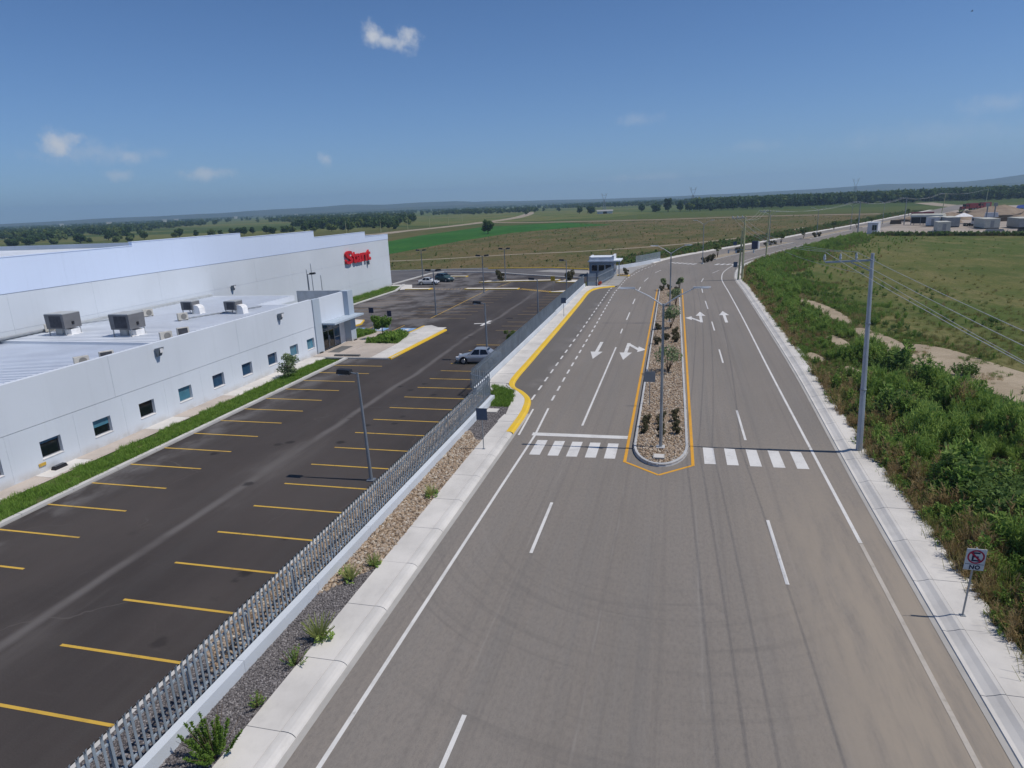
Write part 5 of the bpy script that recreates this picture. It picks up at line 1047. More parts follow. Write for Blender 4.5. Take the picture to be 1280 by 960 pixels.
# ================================================================== VEGETATION
def rngs(k): return np.random.default_rng(k)
def tree_kind(seed, mat, h=10, rx=3.6, trunk=2.2, n=900, leaf=.55, k=16, rz=None):
    g = rngs(seed); rz = rz or (h - trunk) / 2 * .86; cl = clump_set(g, k, rx * .72, rz * .78, trunk, rx * .30, rx * .50)
    return trunk_mesh('trunk', g, trunk + rz * .9, h * .022, cl, M['bark']), crown_mesh('crown', g, n, cl, 1.0, leaf, mat)
KT = [tree_kind(20, M['l_tree'], 10, 4.2, 1.6), tree_kind(21, M['l_tree'], 11, 3.4, 1.8), tree_kind(22, M['l_tree'], 9, 4.6, 1.3), tree_kind(23, M['l_tree2'], 9, 4.0, 1.6), tree_kind(24, M['l_tree'], 13, 3.0, 2.0), tree_kind(25, M['l_tree2'], 7, 3.8, .9)]
def tree(x, y, s_, kind, label, group=None, name='tree', sx=1.0):
    t = thing(name, (x, y, -.1), label, 'tree', group, rnd.uniform(0, 6.28)); t.scale = (s_ * sx, s_ * sx, s_)
    link_mesh('trunk', KT[kind][0], t); link_mesh('crown', KT[kind][1], t); return t
tree(-94.2, 328, .86, 0, 'lone round green tree standing in the field right of the hall', None, 'field_tree')
tree(-97, 757, 1.2, 2, 'broad dark tree left of the small white field hut', None, 'field_tree'); tree(-112, 770, 1.1, 0, 'rounded dark tree touching the broad one by the hut', None, 'field_tree')
for k, (x, y, s_) in enumerate(((-41, 743, 1.0), (-25, 715, 1.25), (-12.7, 694, 1.5), (-1, 692, 1.3), (8, 695, 1.2), (17.5, 678, 1.1), (28, 682, .8))):
    tree(x, y, s_, (k * 2) % 5, ['leftmost', 'second from left', 'tallest, third from left', 'fourth from left', 'fifth from left', 'sixth from left', 'small rightmost'][k] + ' dark tree of the short row right of the field hut', 'row of trees beyond the earthworks', 'row_tree')
# trees over the roof line on the left
for k in range(46):
    t_ = k / 45; x = -470 + 250 * t_ + rnd.uniform(-14, 14); y = 345 + 125 * t_ + rnd.uniform(-22, 40)
    tree(x, y, rnd.uniform(.48, .85), rnd.choice((0, 1, 2, 3, 5, 0, 2)), 'dark green tree in the belt beyond the hall roof', 'tree belt beyond the hall', 'belt_tree', rnd.uniform(1.0, 1.35))
for k in range(70):
    t_ = k / 69; x = 40 + 330 * t_ + rnd.uniform(-6, 6); y = 690 + 90 * math.sin(t_ * 3) + rnd.uniform(-25, 35)
    tree(x, y, rnd.uniform(.80, 1.10) * (1.0 + .22 * t_), rnd.choice((0, 1, 2, 4, 1)), 'dark tree at the front of the wood beyond the yard', 'front of the wood beyond the yard', 'wood_tree', rnd.uniform(1.0, 1.25))
# the woods further out read as one mass
LOW = [crown_mesh('crown', rngs(50 + i), 220, clump_set(rngs(60 + i), 9, 3.2, 3.4, .6, 1.4, 2.4), 1.0, 1.1, M['l_tree'] if i < 3 else M['l_tree2']) for i in range(4)]
pts = []
def wood(n, az0, az1, d0, d1, clump, seed):
    g = rngs(seed); c = []
    while len(c) < n:
        a = R(g.uniform(az0, az1)); d = math.sqrt(g.uniform(d0 ** 2, d1 ** 2)); x, y = d * math.sin(a), d * math.cos(a)
        v = math.sin(x * .006 + seed) * math.sin(y * .0042 + seed * 2) + .6 * math.sin(x * .017 + y * .011)
        if v > clump + g.normal() * .15: c.append((x, y, -.1))
    return c
pts += wood(1500, 1, 27, 760, 1150, -.75, 3); pts += wood(1000, -58, -24, 640, 1600, -.15, 4); pts += wood(900, -27, 4, 900, 1900, .15, 5); pts += wood(3400, -60, 28, 1600, 4200, -.5, 6); pts += wood(160, -45, -12, 430, 900, .45, 8)
pts = [p for p in pts if not (-100 < p[0] < 40 and p[1] < 720)]
n = len(pts); scatter('distant_woods', pts, nr.uniform(.65, 1.15, n) * np.array([1.25 if p[0] > 0 and p[1] < 1300 else .85 for p in pts]), zrot(n), nr.integers(0, 4, n), LOW, 'bluish green distant woods and hedgerows along the horizon', 'woods')

# weeds of the right verge
def stem_weed(seed, mat, h, stems, leaves, ln, wd, spread, upright):
    g = rngs(seed); C = []; U = []; V = []
    for s_ in range(stems):
        a = g.uniform(0, 6.28); r = g.uniform(.0, spread); tip = np.array([math.cos(a) * r, math.sin(a) * r, h * g.uniform(.6, 1.05) * (1 - .35 * r / max(spread, .01))]); base = tip * np.array([.25, .25, 0])
        for q in range(leaves):
            t = g.uniform(.12, 1) ** .8; p = base + (tip - base) * t; d = unit(np.array([g.normal(), g.normal(), upright + g.normal() * .3])); side = unit(np.cross(d, g.normal(size=3))); L = ln * g.uniform(.6, 1.2) * (1.15 - .5 * t)
            C.append(p + d * L * .8); V.append(d * L); U.append(side * wd * g.uniform(.7, 1.2))
    return quads_mesh('weed', np.array(C), np.array(U), np.array(V), mat)
def grass_kind(seed, mat, h, blades, wd, spread):
    g = rngs(seed); C = []; U = []; V = []
    for b in range(blades):
        a = g.uniform(0, 6.28); d = unit(np.array([math.cos(a) * g.uniform(.1, .7), math.sin(a) * g.uniform(.1, .7), 1])); p = np.array([g.normal() * spread, g.normal() * spread, 0]); L = h * g.uniform(.5, 1) / 2
        C.append(p + d * L); V.append(d * L); U.append(unit(np.cross(d, g.normal(size=3))) * wd)
    return quads_mesh('grass', np.array(C), np.array(U), np.array(V), mat)
WK = [stem_weed(70, M['l_weed'], 1.15, 15, 15, .085, .030, .55, .6), stem_weed(71, M['l_dark'], 1.15, 16, 15, .09, .034, .58, .45), stem_weed(72, M['l_feather'], 1.35, 24, 20, .13, .013, .46, 1.8), stem_weed(73, M['l_dry'], 1.0, 16, 12, .13, .010, .4, 1.6),
      stem_weed(74, M['l_weed'], .8, 14, 14, .08, .028, .5, .7), stem_weed(75, M['l_feather'], .9, 18, 16, .11, .012, .4, 1.6), stem_weed(76, M['l_dark'], .85, 14, 14, .08, .030, .5, .5), grass_kind(77, M['l_tuft'], .8, 70, .010, .18), stem_weed(78, M['l_dry'], .6, 14, 12, .10, .011, .35, 1.0)]
def inpoly(x, y, P):
    c = False; j = len(P) - 1
    for i in range(len(P)):
        if (P[i][1] > y) != (P[j][1] > y) and x < (P[j][0] - P[i][0]) * (y - P[i][1]) / (P[j][1] - P[i][1]) + P[i][0]: c = not c
        j = i
    return c
BP = [blob(b) for b in BARE]; RPy = [p[1] for p in Rp]; RPx = [p[0] for p in Rp]
def edge_x(y): return float(np.interp(y, RPy, RPx)) + float(np.interp(y, [0, 22, 28, 40, 60, 120, 240], [1.9, 2.05, 2.05, 1.6, 1.4, 1.35, 1.2])) / max(.6, math.cos(0 if y < 125 else R(26)))
def nz2(x, y, s_): return math.sin(x * .9 * s_ + 1.3 * math.sin(y * .7 * s_)) * math.cos(y * .8 * s_ + 1.7 * math.sin(x * .6 * s_))
W = []; g = rngs(90); BC = [(sum(p[0] for p in b) / len(b), sum(p[1] for p in b) / len(b), b) for b in BP]
def bare_near(x, y): return min(min((x - p[0]) ** 2 + (y - p[1]) ** 2 for p in b[::3]) for b in BP) if x > 10 else 99
for _ in range(36000):
    y = 8 + 224 * g.uniform(0, 1) ** 1.35; e = edge_x(y); x = e - .12 + 24 * g.uniform(0, 1) ** 1.25
    d = x - e; wide = np.interp(y, [10, 40, 60, 90, 130, 180, 230], [16, 12.5, 10, 7.5, 8, 9, 6]); inb = any(inpoly(x, y, b) for b in BP)
    if inb and (nz2(x, y, .75) < .30 or g.uniform() > .45): continue
    den = .8 if d < wide * .8 else max(.04, .6 * (1 - (d - wide * .8) / (wide * .8)))
    gap = nz2(x, y, .28)
    if d > 1.5 and gap > .70: den *= .25
    if g.uniform() > den * np.interp(y, [8, 60, 120, 232], [.72, .56, .6, .7]): continue
    kk = nz2(x + 40, y, .33); k2 = nz2(x, y + 60, .21); u = g.uniform(); hv = (.62 + .45 * g.uniform() + .34 * max(0, nz2(x + 9, y + 3, .8))) * (1.38 if y < 62 else 1.12)
    if d < .7: k = [3, 8, 7, 4, 3, 8][int(u * 6)]; s_ = hv * .75
    elif d < 2.2: k = [3, 4, 5, 5, 3, 7, 0, 8][int(u * 8)]; s_ = hv * .95
    elif kk > .05: k = 2 if u < .62 else (5 if u < .85 else 3); s_ = hv * 1.12
    elif kk < -.5: k = 1 if u < .5 else (6 if u < .75 else 0); s_ = hv * 1.1
    elif k2 > .5: k = 3 if u < .45 else (7 if u < .8 else 5); s_ = hv * .9
    else: k = [0, 4, 5, 2, 0, 7, 3, 6, 4][int(u * 9)]; s_ = hv
    if inb: s_ *= .55
    elif y > 38 and bare_near(x, y) < 5.0: s_ *= .55
    if d > wide * .8: s_ *= .6
    cl_ = nz2(x * 1.0 + 5, y * .8, .95) + .5 * nz2(x, y, 2.1)
    if 1.2 < d < wide * .9 and y < 75:
        if cl_ < -.35 and g.uniform() < .6: continue
        s_ *= .72 + .46 * max(-.4, min(1, cl_)) + .12
    W.append((x, y, -.06, s_, k))
W = np.array(W); n = len(W)
rot = zrot(n); rot[:, 0] = nr.normal(0, .10, n); rot[:, 1] = nr.normal(0, .10, n)
scatter('roadside_weeds', W[:, :3], W[:, 3], rot, W[:, 4].astype(int), WK, 'dense tangle of green and brown weeds along the right verge', 'weeds')
# the bushes that stand out of the tangle
vg = []
for _ in range(30000):
    y = 8 + 200 * g.uniform(0, 1) ** 1.5; e = edge_x(y); x = e + .08 + 17 * g.uniform(0, 1) ** 1.2
    if any(inpoly(x, y, b) for b in BP) and (nz2(x, y, .75) < .22 or g.uniform() > .6): continue
    if x - e > 10 + 5 * nz2(x, y, .17) + 2.5 * nz2(x, y, .6) + g.normal() * .8: continue
    v = nz2(x, y, .5) + g.normal() * .4; k = 0 if v > .35 else (1 if v > -.2 else 2)
    vg.append((x, y, -.075, g.uniform(.5, 1.25) * (.55 if x - e > 1.0 and y < 70 else 1), k))
vg = np.array(vg); n = len(vg); VK = [grass_kind(180, M['l_dry'], .42, 30, .012, .16), grass_kind(181, M['l_tuftg'], .45, 32, .013, .16), grass_kind(182, M['l_weed'], .40, 30, .014, .16)]
scatter('verge_grass', vg[:, :3], vg[:, 3], zrot(n), vg[:, 4].astype(int), VK, 'short dry and green grass between the weeds of the right verge', 'grass')
def bush(x, y, s_, proto, label, name='bush', group=None):
    t = thing(name, (x, y, -.06), label, 'bush', group, rnd.uniform(0, 6)); 
    for k in range(5 if s_ > 1.2 else 3):
        o = link_mesh('foliage', WK[proto], t); a = k * 1.3; rr_ = .45 * s_ if k else 0; o.location = (rr_ * math.cos(a), rr_ * math.sin(a), 0); o.rotation_euler = (0, 0, k * 2.1); f = s_ * (1 if k == 0 else .85); o.scale = (f, f, f)
    return t
bush(12.4, 36.6, 1.45, 2, 'pale feathery green bush just right of the steel pole foot'); bush(13.6, 34.4, 1.4, 2, 'pale feathery bush in front of the one by the pole'); bush(14.4, 40.5, 1.5, 2, 'feathery mid green bush behind the steel pole')
bush(17.4, 43.5, 1.5, 1, 'dark green leafy bush at the edge of the bare soil'); bush(21.4, 55.6, 1.25, 1, 'isolated dark bush standing on the bare soil'); bush(11.4, 31.5, .9, 3, 'dry brown bush at the verge nearest the pole'); bush(18.2, 51.5, 1.1, 6, 'low dark bush left of the bare soil'); bush(13.3, 31.2, 1.3, 1, 'dark glossy bush among the nearest weeds')
# grass of the meadow and of the rough fields
FK = [grass_kind(81, M['l_tuft'], .55, 34, .022, .22), grass_kind(82, M['l_tuftg'], .5, 30, .025, .20), grass_kind(83, M['l_brown'], .7, 30, .025, .25), stem_weed(84, M['l_dark'], .8, 9, 8, .14, .06, .4, .5)]
F = []; g = rngs(91)
for _ in range(30000):
    y = 25 + 200 * g.uniform(); x = g.uniform(18, 110)
    if x < edge_x(y) + 8 or y > 230 - (x - 56) * .53 or any(inpoly(x, y, b) for b in BP) or x > 12 + y * .62 + 14: continue
    if g.uniform() > np.interp(y, [25, 60, 95, 120], [1, .7, .2, .02]): continue
    v = nz2(x, y, .09); k = 0 if v > -.2 else 1
    if g.uniform() < .05: k = 3 if g.uniform() < .18 else 2
    F.append((x, y, -.09, g.uniform(.35, .75) * (1 if k != 3 else .9), k))
F = np.array(F); n = len(F); scatter('meadow_grass', F[:, :3], F[:, 3], zrot(n), F[:, 4].astype(int), FK, 'olive and straw coloured grass of the meadow right of the road', 'grass')
TRK = cat_rom([(-150, 168), (-78, 173), (-47, 187), (-25, 195), (0, 214), (30, 253), (50, 300)], 30)
F = []; RF = [(-140, 150), (-70, 148), (-42, 149.5), (-18, 144.5), (-9, 160), (4, 189), (38, 256), (108, 396), (100, 420), (54, 454), (-26, 460), (-60, 478), (-60, 372), (-82, 329), (-89, 267), (-91, 198), (-140, 190)]
for _ in range(34000):
    y = 146 + 300 * g.uniform() ** 1.5; x = g.uniform(-110, 105)
    if not inpoly(x, y, RF) or abs(x) > y * .8: continue
    v = nz2(x, y, .05) + .5 * nz2(x, y, .15); k = 2 if v > .1 else 1
    if g.uniform() < .012: k = 3
    elif g.uniform() > .12: continue
    if min((x - q[0]) ** 2 + (y - q[1]) ** 2 for q in TRK) < 6.5: continue
    F.append((x, y, -.09, g.uniform(.3, .62) * (1.1 if y > 220 else 1) * (1.6 if k == 3 else 1), k))
# taller weeds along the outside of the bend
for _ in range(4200):
    i = int(g.uniform(0, len(fk) - 1)); p = fk[i]; 
    F.append((p[0] - 2.2 - 9 * g.uniform() ** 1.5, p[1] + g.uniform(-4, 4) + 2, -.09, g.uniform(.8, 1.7), [3, 1, 2, 1][int(g.uniform() * 4)]))
F = np.array(F); n = len(F); scatter('field_grass', F[:, :3], F[:, 3], zrot(n), F[:, 4].astype(int), FK, 'rough brown green grass of the fallow field beyond the car park', 'grass')
# lawns
LK = [grass_kind(95, M['l_lawn'], .22, 22, .010, .10), grass_kind(96, M['l_lawn'], .30, 24, .012, .12), stem_weed(97, M['l_lawn'], .42, 7, 7, .07, .03, .2, .6)]
def lawn_pts(poly, den, seed, z, kmax=2, smin=.7, smax=1.2):
    g = rngs(seed); xs = [p[0] for p in poly]; ys_ = [p[1] for p in poly]; out = []
    for _ in range(int(den * (max(xs) - min(xs)) * (max(ys_) - min(ys_)))):
        x, y = g.uniform(min(xs), max(xs)), g.uniform(min(ys_), max(ys_))
        if inpoly(x, y, poly): out.append((x, y, z, g.uniform(smin, smax), g.integers(0, kmax)))
    return out
Lw = lawn_pts([(-34.25, 16), (-31.62, 16), (-31.62, 55.6), (-33.55, 56.0)], 28, 1, .10, 2, .6, 1.05); Lw = [p for p in Lw if p[0] > -33.65 + .35 * math.sin(p[1] * 1.7) + .2 * math.sin(p[1] * 4.1) or p[1] > 40]
Lw += lawn_pts([(-32.6, 63.9), (-29.0, 63.9), (-29.7, 68.7), (-32.5, 68.7)], 34, 2, .16, 3, .9, 1.5); Lw += lawn_pts([(-38.6, 66.3), (-34.9, 66.3), (-34.2, 69.9), (-38, 70.9)], 34, 3, .16, 3, .9, 1.4)
Lw += lawn_pts([(-12.9, 43.35), (-11.6, 43.35), (-11.65, 44.2), (-11.8, 45.8), (-12.25, 47.2), (-13.0, 47.9), (-14.2, 48.6), (-13.2, 46.2)], 60, 4, .10, 2, .8, 1.2); Lw += lawn_pts([(-52.0, 78), (-50.2, 78), (-50.2, 112), (-52.0, 112)], 8, 5, .10, 2, 1, 1.6)
Lw += lawn_pts([(-31.3, 64.2), (-29.2, 64.2), (-29.7, 68.4), (-31.3, 68.4)], 22, 6, .2, 3, 1.6, 2.2)
Lw = np.array(Lw); n = len(Lw); scatter('lawn_grass', Lw[:, :3], Lw[:, 3], zrot(n), Lw[:, 4].astype(int), LK, 'bright green mown grass of the strips by the office', 'grass')
# pebbles on the tan beds and the dark beds
def peb(seed, mat, r):
    g = rngs(seed); b = MB(); t = (1 + 5 ** .5) / 2
    vs = [(-1, t, 0), (1, t, 0), (-1, -t, 0), (1, -t, 0), (0, -1, t), (0, 1, t), (0, -1, -t), (0, 1, -t), (t, 0, -1), (t, 0, 1), (-t, 0, -1), (-t, 0, 1)]
    fs = [(0, 11, 5), (0, 5, 1), (0, 1, 7), (0, 7, 10), (0, 10, 11), (1, 5, 9), (5, 11, 4), (11, 10, 2), (10, 7, 6), (7, 1, 8), (3, 9, 4), (3, 4, 2), (3, 2, 6), (3, 6, 8), (3, 8, 9), (4, 9, 5), (2, 4, 11), (6, 2, 10), (8, 6, 7), (9, 8, 1)]
    k = r / 1.9; b.add([(x * k * g.uniform(.75, 1.3), y * k * g.uniform(.7, 1.1), z * k * g.uniform(.5, .8)) for x, y, z in vs], fs); return b.mesh('pebble', mat, True)
PK = [peb(i, M['pebble'], .085) for i in range(4)]; DKP = [peb(10 + i, M['darkpebble'], .040) for i in range(3)]
Pb = lawn_pts(TAN_O, 150, 21, .11, 4, .5, 1.2) + lawn_pts(MED, 95, 22, .14, 4, .5, 1.15) + lawn_pts([p for p in TAN_I if True][:0] + [(-15.1, 15.9), (-13.4, 14.3), (-13.4, 40), (-15.1, 40)], 60, 23, .11, 4, .5, 1.2)
l_, r__ = 0, 0; Pb = [p for p in Pb if not (p[1] < 107 and p[1] > 36 and p[0] > -4 and (p[0] < med_edge(p[1])[0] + .22 or p[0] > med_edge(p[1])[1] - .22)) and not (33 < p[1] < 37.2 and p[0] > -4 and ((p[0] + .79) / 1.32) ** 2 + ((37 - p[1]) / 2.75) ** 2 > 1)]
Pb = np.array(Pb); n = len(Pb); rot = nr.uniform(0, 6.28, (n, 3)); rot[:, :2] *= .08; scatter('tan_pebbles', Pb[:, :3], Pb[:, 3], rot, Pb[:, 4].astype(int), PK, 'tan and cream river stones filling the median and fence beds', 'stones')
Db = lawn_pts([(-12.93, 8), (-11.46, 8), (-11.46, 21.7), (-12.93, 19.3)], 260, 24, .105, 3, .5, 1.3) + lawn_pts(DK2, 160, 25, .105, 3, .5, 1.3) + lawn_pts([(-15.1, 6), (-13.4, 6), (-13.4, 14.2), (-15.1, 15.6)], 120, 26, .105, 3, .5, 1.3)
Db = np.array(Db); n = len(Db); rot = nr.uniform(0, 6.28, (n, 3)); rot[:, :2] *= .1; scatter('dark_pebbles', Db[:, :3], Db[:, 3], rot, Db[:, 4].astype(int), DKP, 'dark grey crushed stone in the beds along the fence', 'stones')

# planted shrubs and small trees
def crown_obj(name, seed, n, cl, leaf, mat, parent, up=.4): return link_mesh(name, crown_mesh(name, rngs(seed), n, cl, 1.0, leaf, mat, up), parent)
sh_cl = clump_set(rngs(200), 9, .30, .38, .05, .13, .24); SH = crown_mesh('foliage', rngs(201), 520, sh_cl, 1.0, .055, M['l_shrub'], .2)
stem = MB().sweep([(0, 0, 0), (.02, 0, .3), (0, .03, .6)], [.03, .025, .01], 5); stem.sweep([(0, 0, .15), (.12, .05, .5)], [.018, .006], 5); stem.sweep([(0, 0, .1), (-.12, -.05, .5)], [.018, .006], 5); STEM = stem.mesh('stem', M['bark'], True)
def shrub(x, y, s_, label, group):
    t = thing('shrub', (x, y, .13), label, 'shrub', group, rnd.uniform(0, 6)); t.scale = (s_, s_, s_ * rnd.uniform(.95, 1.2)); link_mesh('foliage', SH, t); link_mesh('stem', STEM, t)
rows = {'left': [(-1.85, 38.9), (-1.80, 40.0), (-1.78, 41.1)], 'middle': [(-.82, 38.4), (-.92, 39.6), (-.95, 40.7), (-.85, 41.8)], 'right': [(.08, 39.0), (.02, 40.2), (-.02, 41.4), (-.05, 42.7)]}
for rn, lst in rows.items():
    for i, (x, y) in enumerate(lst): shrub(x, y, .66, '%s dark shrub of the %s row at the near end of the median' % (['nearest', 'second', 'third', 'fourth'][i], rn), 'shrubs at the near end of the median')
for (x, y, lb) in ((-1.95, 64.8, 'dark shrub left of the middle street lamp, nearer one'), (-2.1, 72.4, 'dark shrub left of the middle street lamp, farther one'), (-1.1, 67.2, 'small dark shrub in the middle of the planted median'), (-.2, 66.0, 'nearest of the tall dark shrubs on the right of the median'), (-.25, 68.2, 'second tall dark shrub on the right of the median'), (-.3, 70.6, 'farthest tall dark shrub on the right of the median')): shrub(x, y, .95, lb, 'shrubs in the middle of the median')
for (x, y, lb) in ((-2.6, 104.5, 'dark shrub at the far left end of the median'), (-1.5, 105.6, 'dark shrub at the far middle of the median'), (-.45, 103.4, 'dark shrub at the far right end of the median')): shrub(x, y, 1.0, lb, 'shrubs at the far end of the median')
def small_tree(x, y, z, h_, rx, mat, seed, label, n=700, leaf=.09, multi=True, k=14, name='small_tree', zc=.42):
    g = rngs(seed); t = thing(name, (x, y, z), label, 'tree', None, g.uniform(0, 6)); cl = clump_set(g, k, rx * .75, h_ * (1 - zc) / 2 * .85, h_ * zc, rx * .22, rx * .42)
    mb = MB()
    if multi:
        for a in range(5):
            q = cl[a]; mb.sweep([(0, 0, 0), (q[0] * .35, q[1] * .35, h_ * .3), (q[0] * .8, q[1] * .8, q[2] - .1), (q[0], q[1], q[2])], [.05, .035, .02, .008], 5)
    else:
        mb.sweep([(0, 0, 0), (.02, .01, h_ * .3), (0, 0, h_ * .6)], [.06, .05, .025], 6)
        for a in range(6): q = cl[a]; mb.sweep([(0, 0, h_ * .42), (q[0] * .6, q[1] * .6, h_ * .42 + (q[2] - h_ * .42) * .7), q[:3]], [.028, .016, .006], 5)
    mb.build('trunk', M['bark'], t, True); crown_obj('crown', seed + 1, n, cl, leaf, M[mat], t); return t
small_tree(-.72, 54.0, .13, 2.3, 1.25, 'l_silver', 301, 'open silvery small tree on the median behind the near street lamp', 560, .085, True, 16)
small_tree(-.80, 73.4, .13, 2.6, 1.35, 'l_silver', 303, 'open silvery small tree by the middle street lamp', 600, .10, True, 16)
small_tree(-.40, 89.5, .13, 2.4, 1.15, 'l_silver', 305, 'silvery small tree in the far half of the median', 600, .10, True, 14)
small_tree(.0, 105.0, .13, 2.2, .7, 'l_silver', 307, 'tall silvery shrub tree closing the far end of the median', 600, .11, True, 12); small_tree(-2.3, 106.2, .13, 1.8, .6, 'l_silver', 309, 'smaller silvery shrub tree at the far left end of the median', 420, .11, True, 12)
small_tree(-32.95, 49.4, .11, 2.6, 1.05, 'l_silver', 311, 'young upright tree in the lawn strip against the office wall', 1500, .075, False, 26, zc=.05)
small_tree(-31.7, 66.3, .16, 3.0, 1.25, 'l_bright', 313, 'round bright green tree in the entrance planting bed', 2200, .085, False, 18, zc=.42)
small_tree(-16.4, 63.4, .05, 2.0, .7, 'l_tree2', 315, 'young tree behind the fence past the silver sedan', 500, .09, False, 10, zc=.2)
def leafy_shrub(x, y, h_, r, mat, seed, label, n=1200, leaf=.06, cat='shrub'):
    t = thing('roadside_shrub', (x, y, .11), label, cat, None); g = rngs(seed); k = int(10 + 22 * r)
    link_mesh('foliage', stem_weed(seed, M[mat], h_, k, max(10, int(n / k)), leaf * .9, leaf * .36, r, .7), t)
    mb = MB()
    for c in range(min(k, 14)):
        a = g.uniform(0, 6.28); q = g.uniform(.1, r); hh = h_ * g.uniform(.7, 1.05) * (1 - .35 * q / r); mb.sweep([(0, 0, 0), (q * .6 * math.cos(a), q * .6 * math.sin(a), hh * .55), (q * math.cos(a), q * math.sin(a), hh)], [.014, .010, .004], 4)
    mb.build('stem', M['bark'], t, True)
leafy_shrub(-11.62, 11.85, 1.45, .98, 'l_bright', 320, 'bright green leafy shrub at the bottom edge beside the sidewalk', 4200, .056)
leafy_shrub(-11.65, 13.75, .55, .40, 'l_weed', 322, 'small dark weed by the sidewalk next to the big bright shrub', 400, .04); leafy_shrub(-11.55, 15.6, .65, .52, 'l_weed', 324, 'small green weed at the sidewalk edge below the spiky clump', 500, .04)
def spiky(x, y, h_, r, mat, seed, label, blades=70):
    t = thing('grass_clump', (x, y, .11), label, 'plant', None); g = rngs(seed); C = []; U = []; V = []
    for b in range(blades):
        a = g.uniform(0, 6.28); tilt = g.uniform(.15, 1.1); d = unit(np.array([math.cos(a) * tilt, math.sin(a) * tilt, 1])); L = h_ * g.uniform(.5, 1) / 2; C.append(d * L); V.append(d * L); U.append(unit(np.cross(d, [g.normal(), g.normal(), g.normal()])) * .018)
    link_mesh('blades', quads_mesh('blades', np.array(C), np.array(U), np.array(V), M[mat]), t); g2 = [(g.normal() * r * .3, g.normal() * r * .3, h_ * .2, r * .25) for _ in range(5)]; crown_obj('base_leaves', seed + 1, 120, g2, .05, M['l_weed'], t)
spiky(-11.42, 16.9, 1.05, .7, 'l_agave', 330, 'yellow green spiky clump spilling onto the sidewalk', 110); spiky(-12.1, 20.5, .7, .75, 'l_agave', 332, 'low yellow green tuft where tan and dark gravel meet', 90); spiky(-11.7, 21.6, .6, .5, 'l_agave', 334, 'small tuft at the sidewalk edge beside the gravel border', 60); spiky(-11.75, 28.3, .7, .5, 'l_agave', 336, 'green tuft in the tan gravel by the sidewalk', 80)
tmb = [(-11.35, 14.5), (-11.2, 18.4)]
# island planting in the distance
for k, (x, y, m, s_) in enumerate(((6.0, 152.0, 'l_shrub', 1.4), (5.0, 151.0, 'l_shrub', 1.2), (7.0, 154.5, 'l_shrub', 1.4), (13.8, 173.5, 'l_shrub', 1.5), (14.8, 175, 'l_shrub', 1.4), (22.5, 193.4, 'l_shrub', 1.3), (24.0, 196.5, 'l_shrub', 1.4), (25.5, 199.4, 'l_shrub', 1.3), (40.5, 227, 'l_shrub', 1.5), (42.5, 231, 'l_shrub', 1.5), (-19.3, 119.2, 'l_shrub', 1.8), (-32.7, 120.6, 'l_shrub', 1.9), (-9.9, 128.1, 'l_shrub', 1.3))):
    nm = ('nearest', 'leftmost low', 'third', 'fourth, beside the grey sign plate,', 'fifth, past the grey sign plate,', 'sixth', 'seventh', 'eighth', 'ninth', 'tenth and farthest')[k] + ' dark shrub along the far median on the bend' if k < 10 else ['round dark shrub on the island behind the fence near the guardhouse', 'dark shrub on the back yellow island of the car park', 'dark shrub on the gate island beside the apron'][k - 10]
    shrub(x, y, s_ * 1.25, nm, 'shrubs of the far median' if k < 10 else 'island shrubs')
for k, (x, y) in enumerate(((8.4, 161.5), (27.3, 201), (36.6, 222.5), (54.2, 268), (63.4, 275), (75, 303), (112.3, 385))):
    small_tree(x, y, .15, 3.6, 1.3, 'l_tree2', 340 + 2 * k, ['bushy young tree near the tip of the far island', 'bare looking young tree right of the navy cabinet', 'young tree on the far median before the bend', 'young tree on the median left of the kiosk', 'small young tree behind the kiosk pole', 'young tree on the median behind the white kiosk', 'young tree at the far end of the bend left of the sheds'][k], 420, .16, True, 9)
fl = thing('planter_bush', (-13.0, 111.9, .16), 'small red brown plant by the pedestrian gate', 'plant'); crown_obj('foliage', 360, 220, [(0, 0, .3, .3), (.1, .1, .5, .25)], .08, M['l_flower'], fl)

# ================================================================== FAR YARD AND FIELD
def place(name, x, y, rz, label, cat, group=None): return thing(name, (x, y, -.05), label, cat, group, rz)
def container(x, y, rz, w, l, h_, label, mat='container', win=True, lift=.35):
    t = place('site_container', x, y, rz, label, 'container', 'site containers in the yard')
    MB().box(-w / 2, w / 2, 0, l, lift, h_).build('shell', M[mat], t); MB().box(-w / 2 - .06, w / 2 + .06, -.06, l + .06, h_ + .004, h_ + .12).build('roof', M['container'], t)
    rb2 = MB()
    for k in range(int(l / .8)): rb2.box(w / 2, w / 2 + .06, .4 + k * .8, .75 + k * .8, lift + .1, h_ - .1)
    rb2.build('side_rib', M[mat], t); MB().box(-w / 2 + .1, w / 2 - .1, .1, l - .1, 0, lift).build('skid', M['black'], t)
    if win:
        wd_ = MB().box(w / 2 + .062, w / 2 + .09, l * .45, l * .62, h_ * .45, h_ * .8).build('window', M['frame'], t); MB().box(w / 2 + .091, w / 2 + .10, l * .47, l * .60, h_ * .48, h_ * .77).build('pane', M['glass_dark'], t)
    MB().box(-.5, .5, -.03, -.002, lift + .1, h_ - .5).build('door', M['contdark'], t)
container(80.6, 240.2, R(-10), 3.4, 8.5, 3.0, 'cream site container on skids nearest the meadow')
container(97.8, 250.6, R(-6), 4.2, 12, 3.1, 'long cream site container with ribbed side in the yard centre', win=False)
container(106.2, 247.2, R(-6), 4.2, 12, 3.1, 'grey cream container at the right picture edge', 'contdark', False)
container(92.0, 266.5, R(-8), 4.0, 13, 3.3, 'cream container behind the nearest one', 'contdark'); container(88.8, 276.5, R(-40), 4.6, 8, 3.2, 'white boxy container beside the long shed', 'truckwhite')
